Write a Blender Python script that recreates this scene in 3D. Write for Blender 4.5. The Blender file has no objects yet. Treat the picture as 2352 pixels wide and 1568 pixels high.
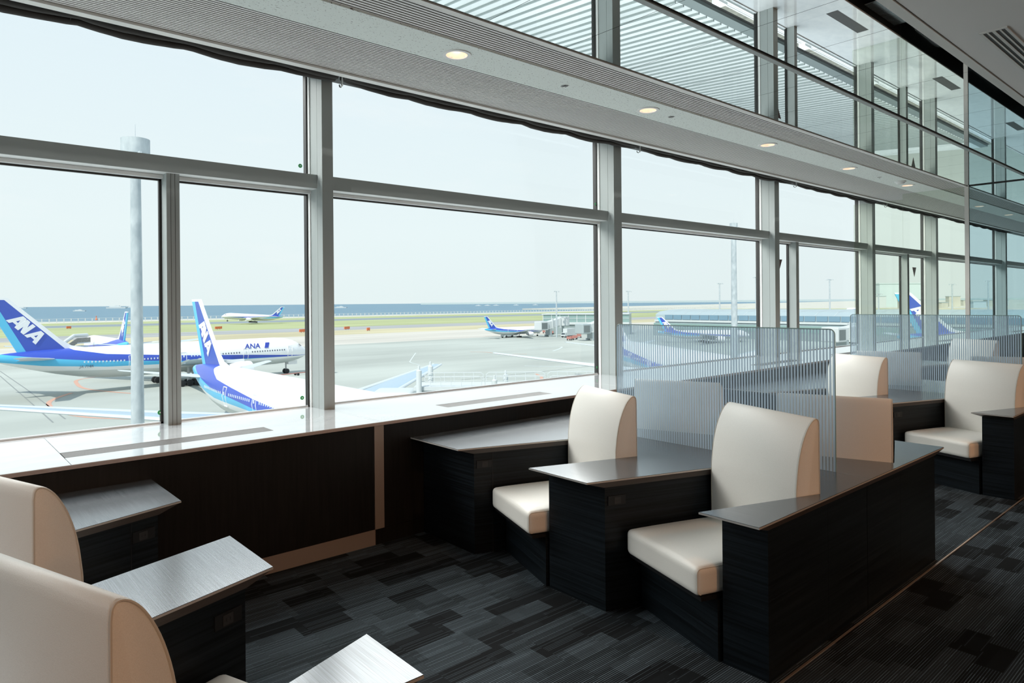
import bpy, bmesh, math, random
from mathutils import Vector, Matrix
SC = bpy.context.scene
COL = SC.collection
random.seed(7)
PI = math.pi
EYE = 1.65
GZ = -15.35          # apron level
MZ = 3.355           # mirror / soffit level

# ---------------------------------------------------------------- camera
cd = bpy.data.cameras.new('camera'); cam = bpy.data.objects.new('camera', cd); COL.objects.link(cam)
cd.sensor_width = 36; cd.lens = 36 * 1568 / 2352
cd.clip_start = 0.05; cd.clip_end = 60000
cd.shift_y = -89.4 / 2352
fw = Vector((0.6601, 0.7511, 0)).normalized(); up = Vector((0, 0, 1)); rt = fw.cross(up)
roll = 0.0085
rt2 = rt * math.cos(roll) - up * math.sin(roll); up2 = up * math.cos(roll) + rt * math.sin(roll)
cam.matrix_world = Matrix(((rt2.x, up2.x, -fw.x, 0), (rt2.y, up2.y, -fw.y, 0), (rt2.z, up2.z, -fw.z, EYE), (0, 0, 0, 1)))
SC.camera = cam

# ---------------------------------------------------------------- exposure
SC.view_settings.view_transform = 'Standard'; SC.view_settings.look = 'None'
SC.view_settings.exposure = 0.0; SC.view_settings.gamma = 1.0
SC.view_settings.use_curve_mapping = False
SC.cycles.max_bounces = 10; SC.cycles.transparent_max_bounces = 24
SC.cycles.diffuse_bounces = 5; SC.cycles.glossy_bounces = 5
SC.cycles.sample_clamp_indirect = 6.0

def lin(r, g=None, b=None):
    if g is None: r, g, b = r
    f = lambda c: (c / 255 / 12.92) if c / 255 <= 0.04045 else ((c / 255 + 0.055) / 1.055) ** 2.4
    return (f(r), f(g), f(b), 1)

# ---------------------------------------------------------------- sky
W = bpy.data.worlds.new('sky'); SC.world = W; W.use_nodes = True
nt = W.node_tree; nt.nodes.clear()
def N(nt, t, **k):
    n = nt.nodes.new(t)
    for a, v in k.items():
        if a == 'inp':
            for i, x in v.items(): n.inputs[i].default_value = x
        else: setattr(n, a, v)
    return n
out = N(nt, 'ShaderNodeOutputWorld'); bg = N(nt, 'ShaderNodeBackground', inp={1: 1.03})
tc = N(nt, 'ShaderNodeTexCoord'); sx = N(nt, 'ShaderNodeSeparateXYZ'); cr = N(nt, 'ShaderNodeValToRGB')
L = nt.links.new
L(tc.outputs['Generated'], sx.inputs[0]); L(sx.outputs[2], cr.inputs[0])
el = cr.color_ramp.elements
el[0].position = 0.0; el[0].color = (0.80, 0.89, 0.90, 1)
el[1].position = 0.10; el[1].color = (0.82, 0.915, 0.935, 1)
for p, c in ((0.40, (0.76, 0.875, 0.95, 1)), (0.7, (0.62, 0.78, 0.95, 1)), (1.0, (0.52, 0.70, 0.92, 1))):
    e = cr.color_ramp.elements.new(p); e.color = c
cn = N(nt, 'ShaderNodeTexNoise', inp={'Scale': 3.0, 'Detail': 6.0, 'Roughness': 0.6})
mp = N(nt, 'ShaderNodeMapping', inp={'Scale': (1, 1, 3.5)})
L(tc.outputs['Generated'], mp.inputs[0]); L(mp.outputs[0], cn.inputs[0])
cm = N(nt, 'ShaderNodeMapRange', inp={1: 0.56, 2: 0.80, 3: 0.0, 4: 0.5}); L(cn.outputs[0], cm.inputs[0])
mx = N(nt, 'ShaderNodeMixRGB'); mx.inputs[2].default_value = (0.92, 0.95, 0.96, 1)
L(cm.outputs[0], mx.inputs[0]); L(cr.outputs[0], mx.inputs[1]); L(mx.outputs[0], bg.inputs[0]); L(bg.outputs[0], out.inputs[0])

# ---------------------------------------------------------------- sun, room lamps and added fills
def add_light(name, kind, loc, energy, color, rot=None, to=None, **k):
    d = bpy.data.lights.new(name, kind); d.energy = energy; d.color = color
    for a, v in k.items(): setattr(d, a, v)
    o = bpy.data.objects.new(name, d); o.location = loc; COL.objects.link(o)
    if to is not None:
        o.rotation_euler = (Vector(to) - Vector(loc)).to_track_quat('-Z', 'Y').to_euler()
    elif rot: o.rotation_euler = rot
    return o
add_light('sun', 'SUN', (0, 0, 60), 3.6, (1, 0.97, 0.91), to=(0.72 * 60, 0.30 * 60, 60 - 0.95 * 60), angle=0.02)
# warm lamps of the lounge behind the camera, then added area fills
WARM = (1.0, 0.46, 0.19)
for lx in (-2.2, 0.2, 2.6, 5.0, 7.4, 9.8):
    add_light('lounge_downlight', 'SPOT', (lx, -3.0, MZ - 0.02), 290, WARM, to=(lx + 0.5, 1.9, 0.85), spot_size=math.radians(44), spot_blend=0.8, shadow_soft_size=0.10)
add_light('back_fill', 'AREA', (4, -6.6, 2.0), 80, (1.0, 0.72, 0.50), to=(4, 0, 2.2), shape='RECTANGLE', size=14, size_y=1.6)  # unseen area light added to brighten the ceiling and mullion fronts
add_light('left_fill', 'AREA', (-6.2, 3.0, 2.2), 45, (0.93, 0.98, 1.0), to=(4.0, 2.6, 0.9), shape='RECTANGLE', size=3.2, size_y=2.0)  # fill added out of view at the left to brighten the seats
add_light('outdoor_fill', 'AREA', (2, 13.5, 10.4), 9200, (1.0, 0.985, 0.95), to=(3.0, 2.2, 0.8), shape='RECTANGLE', size=40, size_y=8)  # fill added outdoors above the view, brightening seats and sill beyond the sky

# ---------------------------------------------------------------- materials
def pr(name, col, rough=0.5, metal=0.0, spec=None, coat=0, emit=None, estr=1.0):
    m = bpy.data.materials.new(name); m.use_nodes = True
    b = m.node_tree.nodes['Principled BSDF']
    b.inputs['Base Color'].default_value = col if len(col) == 4 else (*col, 1)
    b.inputs['Roughness'].default_value = rough; b.inputs['Metallic'].default_value = metal
    if spec is not None: b.inputs['Specular IOR Level'].default_value = spec
    if coat: b.inputs['Coat Weight'].default_value = coat
    if emit:
        b.inputs['Emission Color'].default_value = (*emit, 1); b.inputs['Emission Strength'].default_value = estr
    return m
def nodes(m): return m.node_tree, m.node_tree.nodes['Principled BSDF'], m.node_tree.links.new
def vary(m, scale, c1, c2, stretch=(1, 1, 1), lo=0.3, hi=0.7, detail=4, bump=0, coords='Object'):
    nt, b, L = nodes(m)
    tc = N(nt, 'ShaderNodeTexCoord'); mp = N(nt, 'ShaderNodeMapping', inp={'Scale': stretch})
    n = N(nt, 'ShaderNodeTexNoise', inp={'Scale': scale, 'Detail': detail})
    r = N(nt, 'ShaderNodeValToRGB'); e = r.color_ramp.elements
    e[0].position = lo; e[0].color = c1; e[1].position = hi; e[1].color = c2
    L(tc.outputs[coords], mp.inputs[0]); L(mp.outputs[0], n.inputs[0]); L(n.outputs[0], r.inputs[0]); L(r.outputs[0], b.inputs['Base Color'])
    if bump:
        bp = N(nt, 'ShaderNodeBump', inp={'Strength': bump, 'Distance': 0.002}); L(n.outputs[0], bp.inputs['Height']); L(bp.outputs[0], b.inputs['Normal'])
    return m

M = {}
M['leather'] = pr('cream_leather', (0.80, 0.775, 0.72), 0.42)
vary(M['leather'], 420, (0.78, 0.755, 0.70, 1), (0.84, 0.815, 0.765, 1), detail=2, bump=0.25)
M['piping'] = pr('piping', (0.62, 0.57, 0.50), 0.5)
M['wood'] = pr('black_oak', (0.010, 0.012, 0.014), 0.38, spec=0.22)
vary(M['wood'], 6, (0.0025, 0.0038, 0.005, 1), (0.010, 0.0150, 0.0195, 1), stretch=(0.25, 0.25, 16), lo=0.35, hi=0.7, bump=0.4)
M['darkpanel'] = pr('dark_wall_panel', (0.014, 0.013, 0.012), 0.40, spec=0.22)
vary(M['darkpanel'], 5, (0.005, 0.005, 0.005, 1), (0.010, 0.0098, 0.0095, 1), stretch=(12, 12, 0.6), bump=0.2)
M['top'] = pr('brushed_laminate', (0.30, 0.31, 0.33), 0.21, metal=0.45, spec=1.0)
nt, b, L = nodes(M['top'])
tc = N(nt, 'ShaderNodeTexCoord'); mp = N(nt, 'ShaderNodeMapping', inp={'Scale': (1, 0.012, 1)})
n = N(nt, 'ShaderNodeTexNoise', inp={'Scale': 330.0, 'Detail': 2.0}); r = N(nt, 'ShaderNodeValToRGB')
r.color_ramp.elements[0].position = 0.38; r.color_ramp.elements[0].color = (0.12, 0.135, 0.150, 1)
r.color_ramp.elements[1].position = 0.66; r.color_ramp.elements[1].color = (0.19, 0.212, 0.235, 1)
bp = N(nt, 'ShaderNodeBump', inp={'Strength': 0.035, 'Distance': 0.0005})
L(tc.outputs['Object'], mp.inputs[0]); L(mp.outputs[0], n.inputs[0]); L(n.outputs[0], r.inputs[0]); L(r.outputs[0], b.inputs['Base Color'])
nt.nodes.remove(bp)
M['edge'] = pr('table_edge', (0.55, 0.52, 0.49), 0.35, metal=0.3)
M['bevel'] = pr('table_bevel', (0.055, 0.045, 0.040), 0.4)
M['black'] = pr('black_plastic', (0.008, 0.008, 0.009), 0.35)
M['outlet'] = pr('outlet_plate', (0.013, 0.014, 0.015), 0.30, spec=0.3)
M['socket'] = pr('socket_face', (0.030, 0.031, 0.033), 0.4, spec=0.3)
M['white'] = pr('white_paint', (0.80, 0.81, 0.80), 0.5)
M['mullion'] = pr('mullion_paint', (0.34, 0.375, 0.37), 0.45)
M['mull_dark'] = pr('mullion_line', (0.05, 0.05, 0.05), 0.5)
M['gasket'] = pr('black_gasket', (0.015, 0.014, 0.013), 0.5)
M['bronze'] = pr('bronze_metal', (0.33, 0.27, 0.235), 0.42, metal=0.45)
M['ceil'] = pr('ceiling_paint', (0.80, 0.79, 0.77), 0.8)
M['rib'] = pr('soffit_rib', (0.80, 0.785, 0.765), 0.6)
M['ribback'] = pr('soffit_groove_shade', (0.09, 0.085, 0.08), 0.8)  # shade on the rib sides is put into this dark backing colour
M['trimw'] = pr('pale_trim', (0.72, 0.71, 0.68), 0.4)
M['speck'] = pr('fissured_board', (0.6, 0.63, 0.60), 0.8)
nt, b, L = nodes(M['speck'])
tc = N(nt, 'ShaderNodeTexCoord'); mp = N(nt, 'ShaderNodeMapping', inp={'Scale': (1, 2.2, 1), 'Rotation': (0, 0, 0.5)})
n = N(nt, 'ShaderNodeTexNoise', inp={'Scale': 60.0, 'Detail': 2.0}); r = N(nt, 'ShaderNodeValToRGB')
r.color_ramp.elements[0].position = 0.30; r.color_ramp.elements[0].color = (0.22, 0.21, 0.20, 1)
r.color_ramp.elements[1].position = 0.36; r.color_ramp.elements[1].color = (0.78, 0.83, 0.80, 1)
L(tc.outputs['Object'], mp.inputs[0]); L(mp.outputs[0], n.inputs[0]); L(n.outputs[0], r.inputs[0]); L(r.outputs[0], b.inputs['Base Color'])
M['mirror'] = pr('mirror_ceiling', (0.49, 0.535, 0.54), 0.0, metal=1.0)
M['fabric'] = pr('blind_fabric', (0.035, 0.031, 0.028), 0.8)
M['chrome'] = pr('chrome', (0.85, 0.85, 0.85), 0.15, metal=1)
M['stone'] = pr('white_stone', (0.80, 0.82, 0.84), 0.06, spec=0.9, coat=1.0)
vary(M['stone'], 5, (0.64, 0.67, 0.70, 1), (0.72, 0.75, 0.77, 1), stretch=(1, 1.6, 1), detail=8)
M['stone_edge'] = pr('stone_edge', (0.42, 0.36, 0.34), 0.4)
M['grille'] = pr('grille_metal', (0.22, 0.22, 0.22), 0.4, metal=0.5)
M['gold'] = pr('gold_reflector', (0.95, 0.78, 0.64), 0.33, metal=0.6, emit=(1.0, 0.72, 0.54), estr=0.22)  # lamplight on the reflector put in partly as its own glow
M['lamp'] = pr('lamp_disc', (1, 1, 1), 0.5, emit=(1.0, 0.95, 0.90), estr=4)
M['green'] = pr('green_sticker', (0.03, 0.35, 0.10), 0.5)
M['redmark'] = pr('red_marker', (0.10, 0.035, 0.03), 0.6)
M['brass'] = pr('floor_strip', (0.75, 0.55, 0.42), 0.3, metal=0.8)

# carpet
m = M['carpet'] = pr('striped_carpet', (0.02, 0.02, 0.02), 0.95, spec=0.15)
nt, b, L = nodes(m)
def mth(op, a, bb=None, nt=None):
    n = N(nt, 'ShaderNodeMath', operation=op)
    for i, v in ((0, a), (1, bb)):
        if v is None: continue
        if isinstance(v, (int, float)): n.inputs[i].default_value = v
        else: nt.links.new(v, n.inputs[i])
    return n.outputs[0]
tc = N(nt, 'ShaderNodeTexCoord'); s = N(nt, 'ShaderNodeSeparateXYZ'); L(tc.outputs['Object'], s.inputs[0])
X, Y = s.outputs[0], s.outputs[1]
def cell(w, h, ox, oy, seed):
    row = mth('FLOOR', mth('DIVIDE', mth('ADD', Y, oy, nt), h, nt), None, nt)
    wn = N(nt, 'ShaderNodeTexWhiteNoise', noise_dimensions='2D'); cb = N(nt, 'ShaderNodeCombineXYZ')
    L(row, cb.inputs[0]); cb.inputs[1].default_value = seed; L(cb.outputs[0], wn.inputs[0])
    xo = mth('FLOOR', mth('DIVIDE', mth('ADD', mth('ADD', X, ox, nt), mth('MULTIPLY', wn.outputs[0], w, nt), nt), w, nt), None, nt)
    w2 = N(nt, 'ShaderNodeTexWhiteNoise', noise_dimensions='2D'); c2 = N(nt, 'ShaderNodeCombineXYZ')
    L(row, c2.inputs[0]); L(xo, c2.inputs[1]); L(c2.outputs[0], w2.inputs[0])
    return w2.outputs[0], row
c1, r1 = cell(0.27, 0.12, 0, 0, 3.3)
c2, r2 = cell(0.165, 0.0625, 0.11, 0.03, 8.1)
st = mth('FRACT', mth('DIVIDE', Y, 0.0108, nt), None, nt)
line = mth('LESS_THAN', st, 0.30, nt)
li = mth('FLOOR', mth('DIVIDE', Y, 0.0108, nt), None, nt)
lw = N(nt, 'ShaderNodeTexWhiteNoise', noise_dimensions='2D'); lc = N(nt, 'ShaderNodeCombineXYZ')
L(li, lc.inputs[0]); L(mth('FLOOR', mth('DIVIDE', X, 0.25, nt), None, nt), lc.inputs[1]); L(lc.outputs[0], lw.inputs[0])
darkcell = mth('LESS_THAN', c1, 0.30, nt)
lightcell = mth('GREATER_THAN', c1, 0.62, nt)
lineamt = mth('MULTIPLY', line, mth('ADD', mth('MULTIPLY', mth('SUBTRACT', 1.0, darkcell, nt), 0.75, nt), mth('MULTIPLY', mth('GREATER_THAN', lw.outputs[0], 0.7, nt), 0.35, nt), nt), nt)
nz = N(nt, 'ShaderNodeTexNoise', inp={'Scale': 260.0, 'Detail': 2.0}); L(tc.outputs['Object'], nz.inputs[0])
lineamt = mth('MULTIPLY', mth('MULTIPLY', lineamt, mth('ADD', 0.2, mth('MULTIPLY', nz.outputs[0], 1.5, nt), nt), nt), mth('ADD', 0.6, mth('MULTIPLY', lw.outputs[0], 0.8, nt), nt), nt)
base = mth('ADD', 0.35, mth('ADD', mth('MULTIPLY', lightcell, 0.65, nt), mth('MULTIPLY', mth('GREATER_THAN', c2, 0.6, nt), 0.25, nt), nt), nt)
base = mth('MULTIPLY', base, mth('SUBTRACT', 1.0, mth('MULTIPLY', darkcell, 0.42, nt), nt), nt)
tot = mth('ADD', mth('MULTIPLY', base, 0.026, nt), mth('MULTIPLY', lineamt, 0.105, nt), nt)
tint = N(nt, 'ShaderNodeVectorMath', operation='SCALE'); tint.inputs[0].default_value = (0.76, 1.0, 1.18)
L(tot, tint.inputs['Scale']); L(tint.outputs[0], b.inputs['Base Color'])
bp = N(nt, 'ShaderNodeBump', inp={'Strength': 0.5, 'Distance': 0.003}); L(mth('ADD', lineamt, mth('MULTIPLY', nz.outputs[0], 0.5, nt), nt), bp.inputs['Height']); L(bp.outputs[0], b.inputs['Normal'])

def glass_mat(name, tint, refl=0.5, stripe=None):
    m = bpy.data.materials.new(name); m.use_nodes = True; nt = m.node_tree; nt.nodes.clear(); L = nt.links.new
    o = N(nt, 'ShaderNodeOutputMaterial'); t = N(nt, 'ShaderNodeBsdfTransparent', inp={0: (*tint, 1)})
    g = N(nt, 'ShaderNodeBsdfGlossy', inp={0: (1, 1, 1, 1), 1: 0.0}); f = N(nt, 'ShaderNodeFresnel', inp={0: 1.45})
    k = N(nt, 'ShaderNodeMath', operation='MULTIPLY', inp={1: refl}); L(f.outputs[0], k.inputs[0])
    mx = N(nt, 'ShaderNodeMixShader'); L(k.outputs[0], mx.inputs[0]); L(t.outputs[0], mx.inputs[1]); L(g.outputs[0], mx.inputs[2])
    res = mx.outputs[0]
    if stripe:
        tc = N(nt, 'ShaderNodeTexCoord'); s = N(nt, 'ShaderNodeSeparateXYZ'); L(tc.outputs['Object'], s.inputs[0])
        fr = mth('FRACT', mth('DIVIDE', s.outputs[1], stripe, nt), None, nt)
        msk = mth('LESS_THAN', fr, 0.64, nt)
        df = N(nt, 'ShaderNodeBsdfDiffuse', inp={0: (0.72, 0.85, 0.98, 1)}); tl = N(nt, 'ShaderNodeBsdfTranslucent', inp={0: (0.76, 0.90, 1.0, 1)})
        m1 = N(nt, 'ShaderNodeMixShader', inp={0: 0.55}); L(df.outputs[0], m1.inputs[1]); L(tl.outputs[0], m1.inputs[2])
        t2 = N(nt, 'ShaderNodeBsdfTransparent', inp={0: (0.88, 0.95, 1.0, 1)})
        m2 = N(nt, 'ShaderNodeMixShader', inp={0: 0.32}); L(m1.outputs[0], m2.inputs[1]); L(t2.outputs[0], m2.inputs[2])
        m3 = N(nt, 'ShaderNodeMixShader'); L(msk, m3.inputs[0]); L(res, m3.inputs[1]); L(m2.outputs[0], m3.inputs[2]); res = m3.outputs[0]
    L(res, o.inputs[0]); return m
M['glass'] = glass_mat('window_glass', (0.985, 0.995, 0.99), 0.035)
M['tint'] = glass_mat('partition_glass', (0.70, 0.79, 0.80), 0.6)
M['clear'] = glass_mat('clear_glass', (0.93, 0.95, 0.905), 0.5)
M['striped'] = glass_mat('striped_glass', (0.93, 0.97, 0.98), 0.5, stripe=0.0185)
M['glassedge'] = pr('glass_edge', (0.25, 0.36, 0.36), 0.15)

# ---------------------------------------------------------------- mesh helpers
class MB:
    def __init__(s): s.v = []; s.f = []
    def add(s, vs, fs):
        o = len(s.v); s.v += [tuple(p) for p in vs]; s.f += [tuple(i + o for i in q) for q in fs]; return s
    def box(s, a, b):
        x0, y0, z0 = a; x1, y1, z1 = b
        return s.add([(x0, y0, z0), (x1, y0, z0), (x1, y1, z0), (x0, y1, z0), (x0, y0, z1), (x1, y0, z1), (x1, y1, z1), (x0, y1, z1)],
                     [(0, 3, 2, 1), (4, 5, 6, 7), (0, 1, 5, 4), (1, 2, 6, 5), (2, 3, 7, 6), (3, 0, 4, 7)])
    def loft(s, rings, cap=True, closed=True):
        n = len(rings[0]); vs = [p for r in rings for p in r]; fs = []
        for i in range(len(rings) - 1):
            for j in range(n if closed else n - 1):
                k = (j + 1) % n; fs.append((i * n + j, i * n + k, (i + 1) * n + k, (i + 1) * n + j))
        if cap: fs.append(tuple(range(n))[::-1]); fs.append(tuple((len(rings) - 1) * n + j for j in range(n)))
        return s.add(vs, fs)
    def prism(s, poly, z0, z1):
        return s.loft([[(x, y, z0) for x, y in poly], [(x, y, z1) for x, y in poly]])
    def tube(s, pts, r, n=8, cap=True):
        pts = [Vector(p) for p in pts]; rr = r if isinstance(r, (list, tuple)) else [r] * len(pts); rings = []
        for i, p in enumerate(pts):
            d = (pts[min(i + 1, len(pts) - 1)] - pts[max(i - 1, 0)]).normalized()
            a = d.orthogonal().normalized() if i == 0 else (a0 - d * a0.dot(d)).normalized()
            a0 = a; b = d.cross(a)
            rings.append([tuple(p + (a * math.cos(2 * PI * k / n) + b * math.sin(2 * PI * k / n)) * rr[i]) for k in range(n)])
        return s.loft(rings, cap)
    def lathe(s, prof, c=(0, 0, 0), n=24):
        rings = [[(c[0] + r * math.cos(2 * PI * k / n), c[1] + r * math.sin(2 * PI * k / n), c[2] + z) for k in range(n)] for r, z in prof]
        return s.loft(rings, cap=False)
def obj(name, mb, mat, parent=None, smooth=False, bevel=0, loc=None, seg=2):
    me = bpy.data.meshes.new(name); me.from_pydata(mb.v, [], mb.f)
    bm = bmesh.new(); bm.from_mesh(me); bmesh.ops.recalc_face_normals(bm, faces=bm.faces)
    if bevel:
        bmesh.ops.bevel(bm, geom=[e for e in bm.edges if len(e.link_faces) == 2 and e.calc_face_angle(0) > 0.6], offset=bevel, segments=seg, affect='EDGES', profile=0.5)
    bm.to_mesh(me); bm.free()
    me.materials.append(M[mat] if isinstance(mat, str) else mat)
    if smooth:
        me.polygons.foreach_set('use_smooth', [True] * len(me.polygons))
        me.set_sharp_from_angle(angle=0.7)
    o = bpy.data.objects.new(name, me); COL.objects.link(o)
    if parent: o.parent = parent
    if loc: o.location = loc
    return o
def tag(o, label=None, cat=None, group=None, kind=None):
    if label: o['label'] = label
    if cat: o['category'] = cat
    if group: o['group'] = group
    if kind: o['kind'] = kind
    return o
def thing(name, label, cat, loc=(0, 0, 0), rz=0, group=None, kind=None):
    o = bpy.data.objects.new(name, None); o.empty_display_size = 0.1; COL.objects.link(o)
    o.location = loc; o.rotation_euler = (0, 0, rz); return tag(o, label, cat, group, kind)
def dup(root, loc, rz, label, group=None, mirror=False):
    def cp(o, p):
        c = o.copy(); COL.objects.link(c)
        if p: c.parent = p
        for ch in [x for x in kids.get(o.name, [])]: cp(ch, c)
        return c
    kids = {}
    for o in bpy.data.objects:
        if o.parent: kids.setdefault(o.parent.name, []).append(o)
    r = cp(root, None); r.location = loc; r.rotation_euler = (0, 0, rz); r['label'] = label
    if mirror: r.scale = (-1, 1, 1)
    if group: r['group'] = group
    return r
def text_mesh(body, size, shear=0.0, ext=0.01):
    c = bpy.data.curves.new('t', 'FONT'); c.body = body; c.size = size; c.shear = shear; c.extrude = ext; c.align_x = 'LEFT'
    o = bpy.data.objects.new('t', c); COL.objects.link(o)
    dg = bpy.context.evaluated_depsgraph_get(); me = bpy.data.meshes.new_from_object(o.evaluated_get(dg)); 
    bpy.data.objects.remove(o); return me

# ================================================================ ROOM SHELL
XL, XR = -8.0, 26.0
tag(obj('floor', MB().box((XL, -7, -0.1), (XR, 5.2, 0)), 'carpet'), kind='structure')
wp = obj('wall_back', MB().box((XL, -7.15, 0), (XR, -7, MZ)), 'ceil'); tag(wp, kind='structure')
tag(obj('wall_right', MB().box((XR, -7, 0), (XR + 0.15, 5.1, 3.7)), 'ceil'), kind='structure')
tag(obj('wall_left', MB().box((XL - 0.15, -7, 0), (XL, 5.1, 3.7)), 'ceil'), kind='structure')

# plain room ceiling with its pale edge strip
ce = thing('ceiling', None, None, kind='structure')
obj('plaster', MB().box((XL, -7, MZ), (XR, 1.47, MZ + 0.12)), 'ceil', ce)
obj('edge_strip', MB().box((XL, 1.478, MZ - 0.006), (XR, 1.54, MZ + 0.12)), 'trimw', ce)
obj('shadow_gap', MB().box((XL, 1.47, MZ + 0.02), (XR, 1.478, MZ + 0.1)), 'gasket', ce)
# mirror panels (two rows with a trim between)
rows = ((1.545, 2.375), (2.43, 3.195))
x = 3.97 - 0.67 * 18
mp0 = {}
while x < XR:
    for i, (a, bb) in enumerate(rows):
        if i not in mp0:
            mp0[i] = obj('mirror_panel', MB().box((0.002, a, MZ), (0.668, bb, MZ + 0.02)), 'mirror', ce, loc=(x, 0, 0))
        else:
            c = mp0[i].copy(); COL.objects.link(c); c.location = (x, 0, 0)
    x += 0.67
obj('backing', MB().box((XL, 1.54, MZ + 0.03), (XR, 3.2, MZ + 0.12)), 'gasket', ce)
obj('panel_rail', MB().box((XL, 2.383, MZ - 0.012), (XR, 2.424, MZ + 0.02)), 'mullion', ce)
obj('rail_gap', MB().box((XL, 2.375, MZ - 0.004), (XR, 2.383, MZ + 0.02)).box((XL, 2.424, MZ - 0.004), (XR, 2.43, MZ + 0.02)), 'gasket', ce)

# ribbed soffit along the window
sf = thing('ceiling', None, None, kind='structure')
obj('edge_trim', MB().box((XL, 3.20, MZ - 0.008), (XR, 3.238, MZ + 0.1)), 'trimw', sf)
obj('outer_trim', MB().box((XL, 4.60, MZ - 0.008), (XR, 4.665, MZ + 0.14)), 'trimw', sf)
obj('groove_backing', MB().box((XL, 3.238, MZ + 0.013), (XR, 3.575, MZ + 0.1)).box((XL, 3.945, MZ + 0.013), (XR, 4.60, MZ + 0.1)), 'ribback', sf)
obj('void_cover', MB().box((XL, 3.575, MZ + 0.09), (XR, 3.945, MZ + 0.1)), 'ribback', sf)
ribs = MB()
y = 3.243
while y < 3.565: ribs.box((XL, y, MZ + 0.0095), (XR, y + 0.0155, MZ + 0.013)); y += 0.0292
tag(obj('inner_rib', ribs, 'rib', sf), kind='stuff')
ribs = MB(); y = 3.955
while y < 4.585: ribs.box((XL, y, MZ + 0.0095), (XR, y + 0.0150, MZ + 0.013)); y += 0.0270
tag(obj('outer_rib', ribs, 'rib', sf), kind='stuff')
LX = [2.819, 4.937, 7.051, 9.142, 11.2, 14.80, 16.80]
ex = [XL] + [v for x in LX for v in (x - 0.072, x + 0.072)] + [XR]
fb = MB()
for a, bb in zip(ex[0::2], ex[1::2]): fb.box((a, 3.575, MZ - 0.001), (bb, 3.945, MZ + 0.013))
for x in LX: fb.box((x - 0.072, 3.575, MZ - 0.001), (x + 0.072, 3.688, MZ + 0.013)).box((x - 0.072, 3.832, MZ - 0.001), (x + 0.072, 3.945, MZ + 0.013))
obj('fissured_board', fb, 'speck', sf)
tag(obj('ceiling', MB().box((XL, 4.665, MZ + 0.16), (XR, 5.3, MZ + 0.3)), 'darkpanel'), kind='structure')

# ---- sill wall
SY = 4.13; SZ = 0.84
wf = thing('wall_front', None, None, kind='structure')
obj('core', MB().box((XL, SY + 0.03, 0), (XR, 5.1, SZ - 0.03)), 'darkpanel', wf)
edges = [XL, -4.5, -1.05, 2.366, 2.438, 5.93, 9.48, 12.97, 16.3, 21.6, XR]
for a, bb in zip(edges[:-1], edges[1:]):
    if bb - a < 0.2: obj('metal_strip', MB().box((a, SY - 0.004, 0.108), (bb, SY + 0.03, SZ - 0.022)), 'bronze', wf)
    else: obj('panel', MB().box((a + 0.003, SY, 0.108), (bb - 0.003, SY + 0.03, SZ - 0.03)), 'darkpanel', wf)
bb_ = thing('baseboard_front', None, None, kind='structure')
obj('metal_skirting', MB().box((XL, SY + 0.004, 0.0), (2.372, SY + 0.03, 0.106)), 'bronze', bb_)
obj('dark_skirting', MB().box((2.374, SY + 0.004, 0.0), (XR, SY + 0.03, 0.104)), 'darkpanel', bb_)
sl = thing('trim_1', None, None, kind='structure')
js = [XL, -5.2, -2.9, 0.606, 2.40, 2.425, 5.1, 7.6, 10.16, 12.8, 14.7, 17.2, 19.8, 23, XR]
gr = [(-4.3, -3.2), (-1.9, -0.8), (0.61, 1.745), (3.12, 4.265), (7.9, 9.03), (10.16, 11.28), (14.7, 15.85), (19.8, 20.95)]
for a, bb in zip(js[:-1], js[1:]):
    # the slab is cut round its grille
    gs = [g for g in gr if g[0] >= a - 0.01 and g[0] < bb]
    mb = MB(); z0, z1 = SZ - 0.02, SZ; a1, b1 = a + 0.0015, bb - 0.0015
    if gs:
        g0, g1 = gs[0][0] - 0.0, gs[0][1]
        mb.box((a1, SY - 0.02, z0), (b1, 4.315, z1)); mb.box((a1, 4.487, z0), (b1, 5.14, z1))
        if g0 > a1 + 0.01: mb.box((a1, 4.315, z0), (g0, 4.487, z1))
        mb.box((g1, 4.315, z0), (b1, 4.487, z1))
    else: mb.box((a1, SY - 0.02, z0), (b1, 5.14, z1))
    obj('stone_slab', mb, 'stone', sl)
obj('sill_nosing', MB().box((XL, SY - 0.024, SZ - 0.022), (XR, SY - 0.0205, SZ - 0.002)), 'stone_edge', sl)
for i, (a, bb) in enumerate(gr):
    g = obj('air_grille', MB().box((a, 4.315, SZ - 0.02), (bb, 4.487, SZ - 0.012)), 'black', sl)
    mb = MB(); yy = 4.318
    while yy < 4.485: mb.box((a, yy, SZ - 0.012), (bb, yy + 0.006, SZ - 0.001)); yy += 0.0128
    for q in range(1, 4): xx = a + (bb - a) * q / 4; mb.box((xx - 0.004, 4.315, SZ - 0.012), (xx + 0.004, 4.487, SZ - 0.003))
    tag(obj('slat', mb, 'grille', g), kind='stuff')

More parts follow.
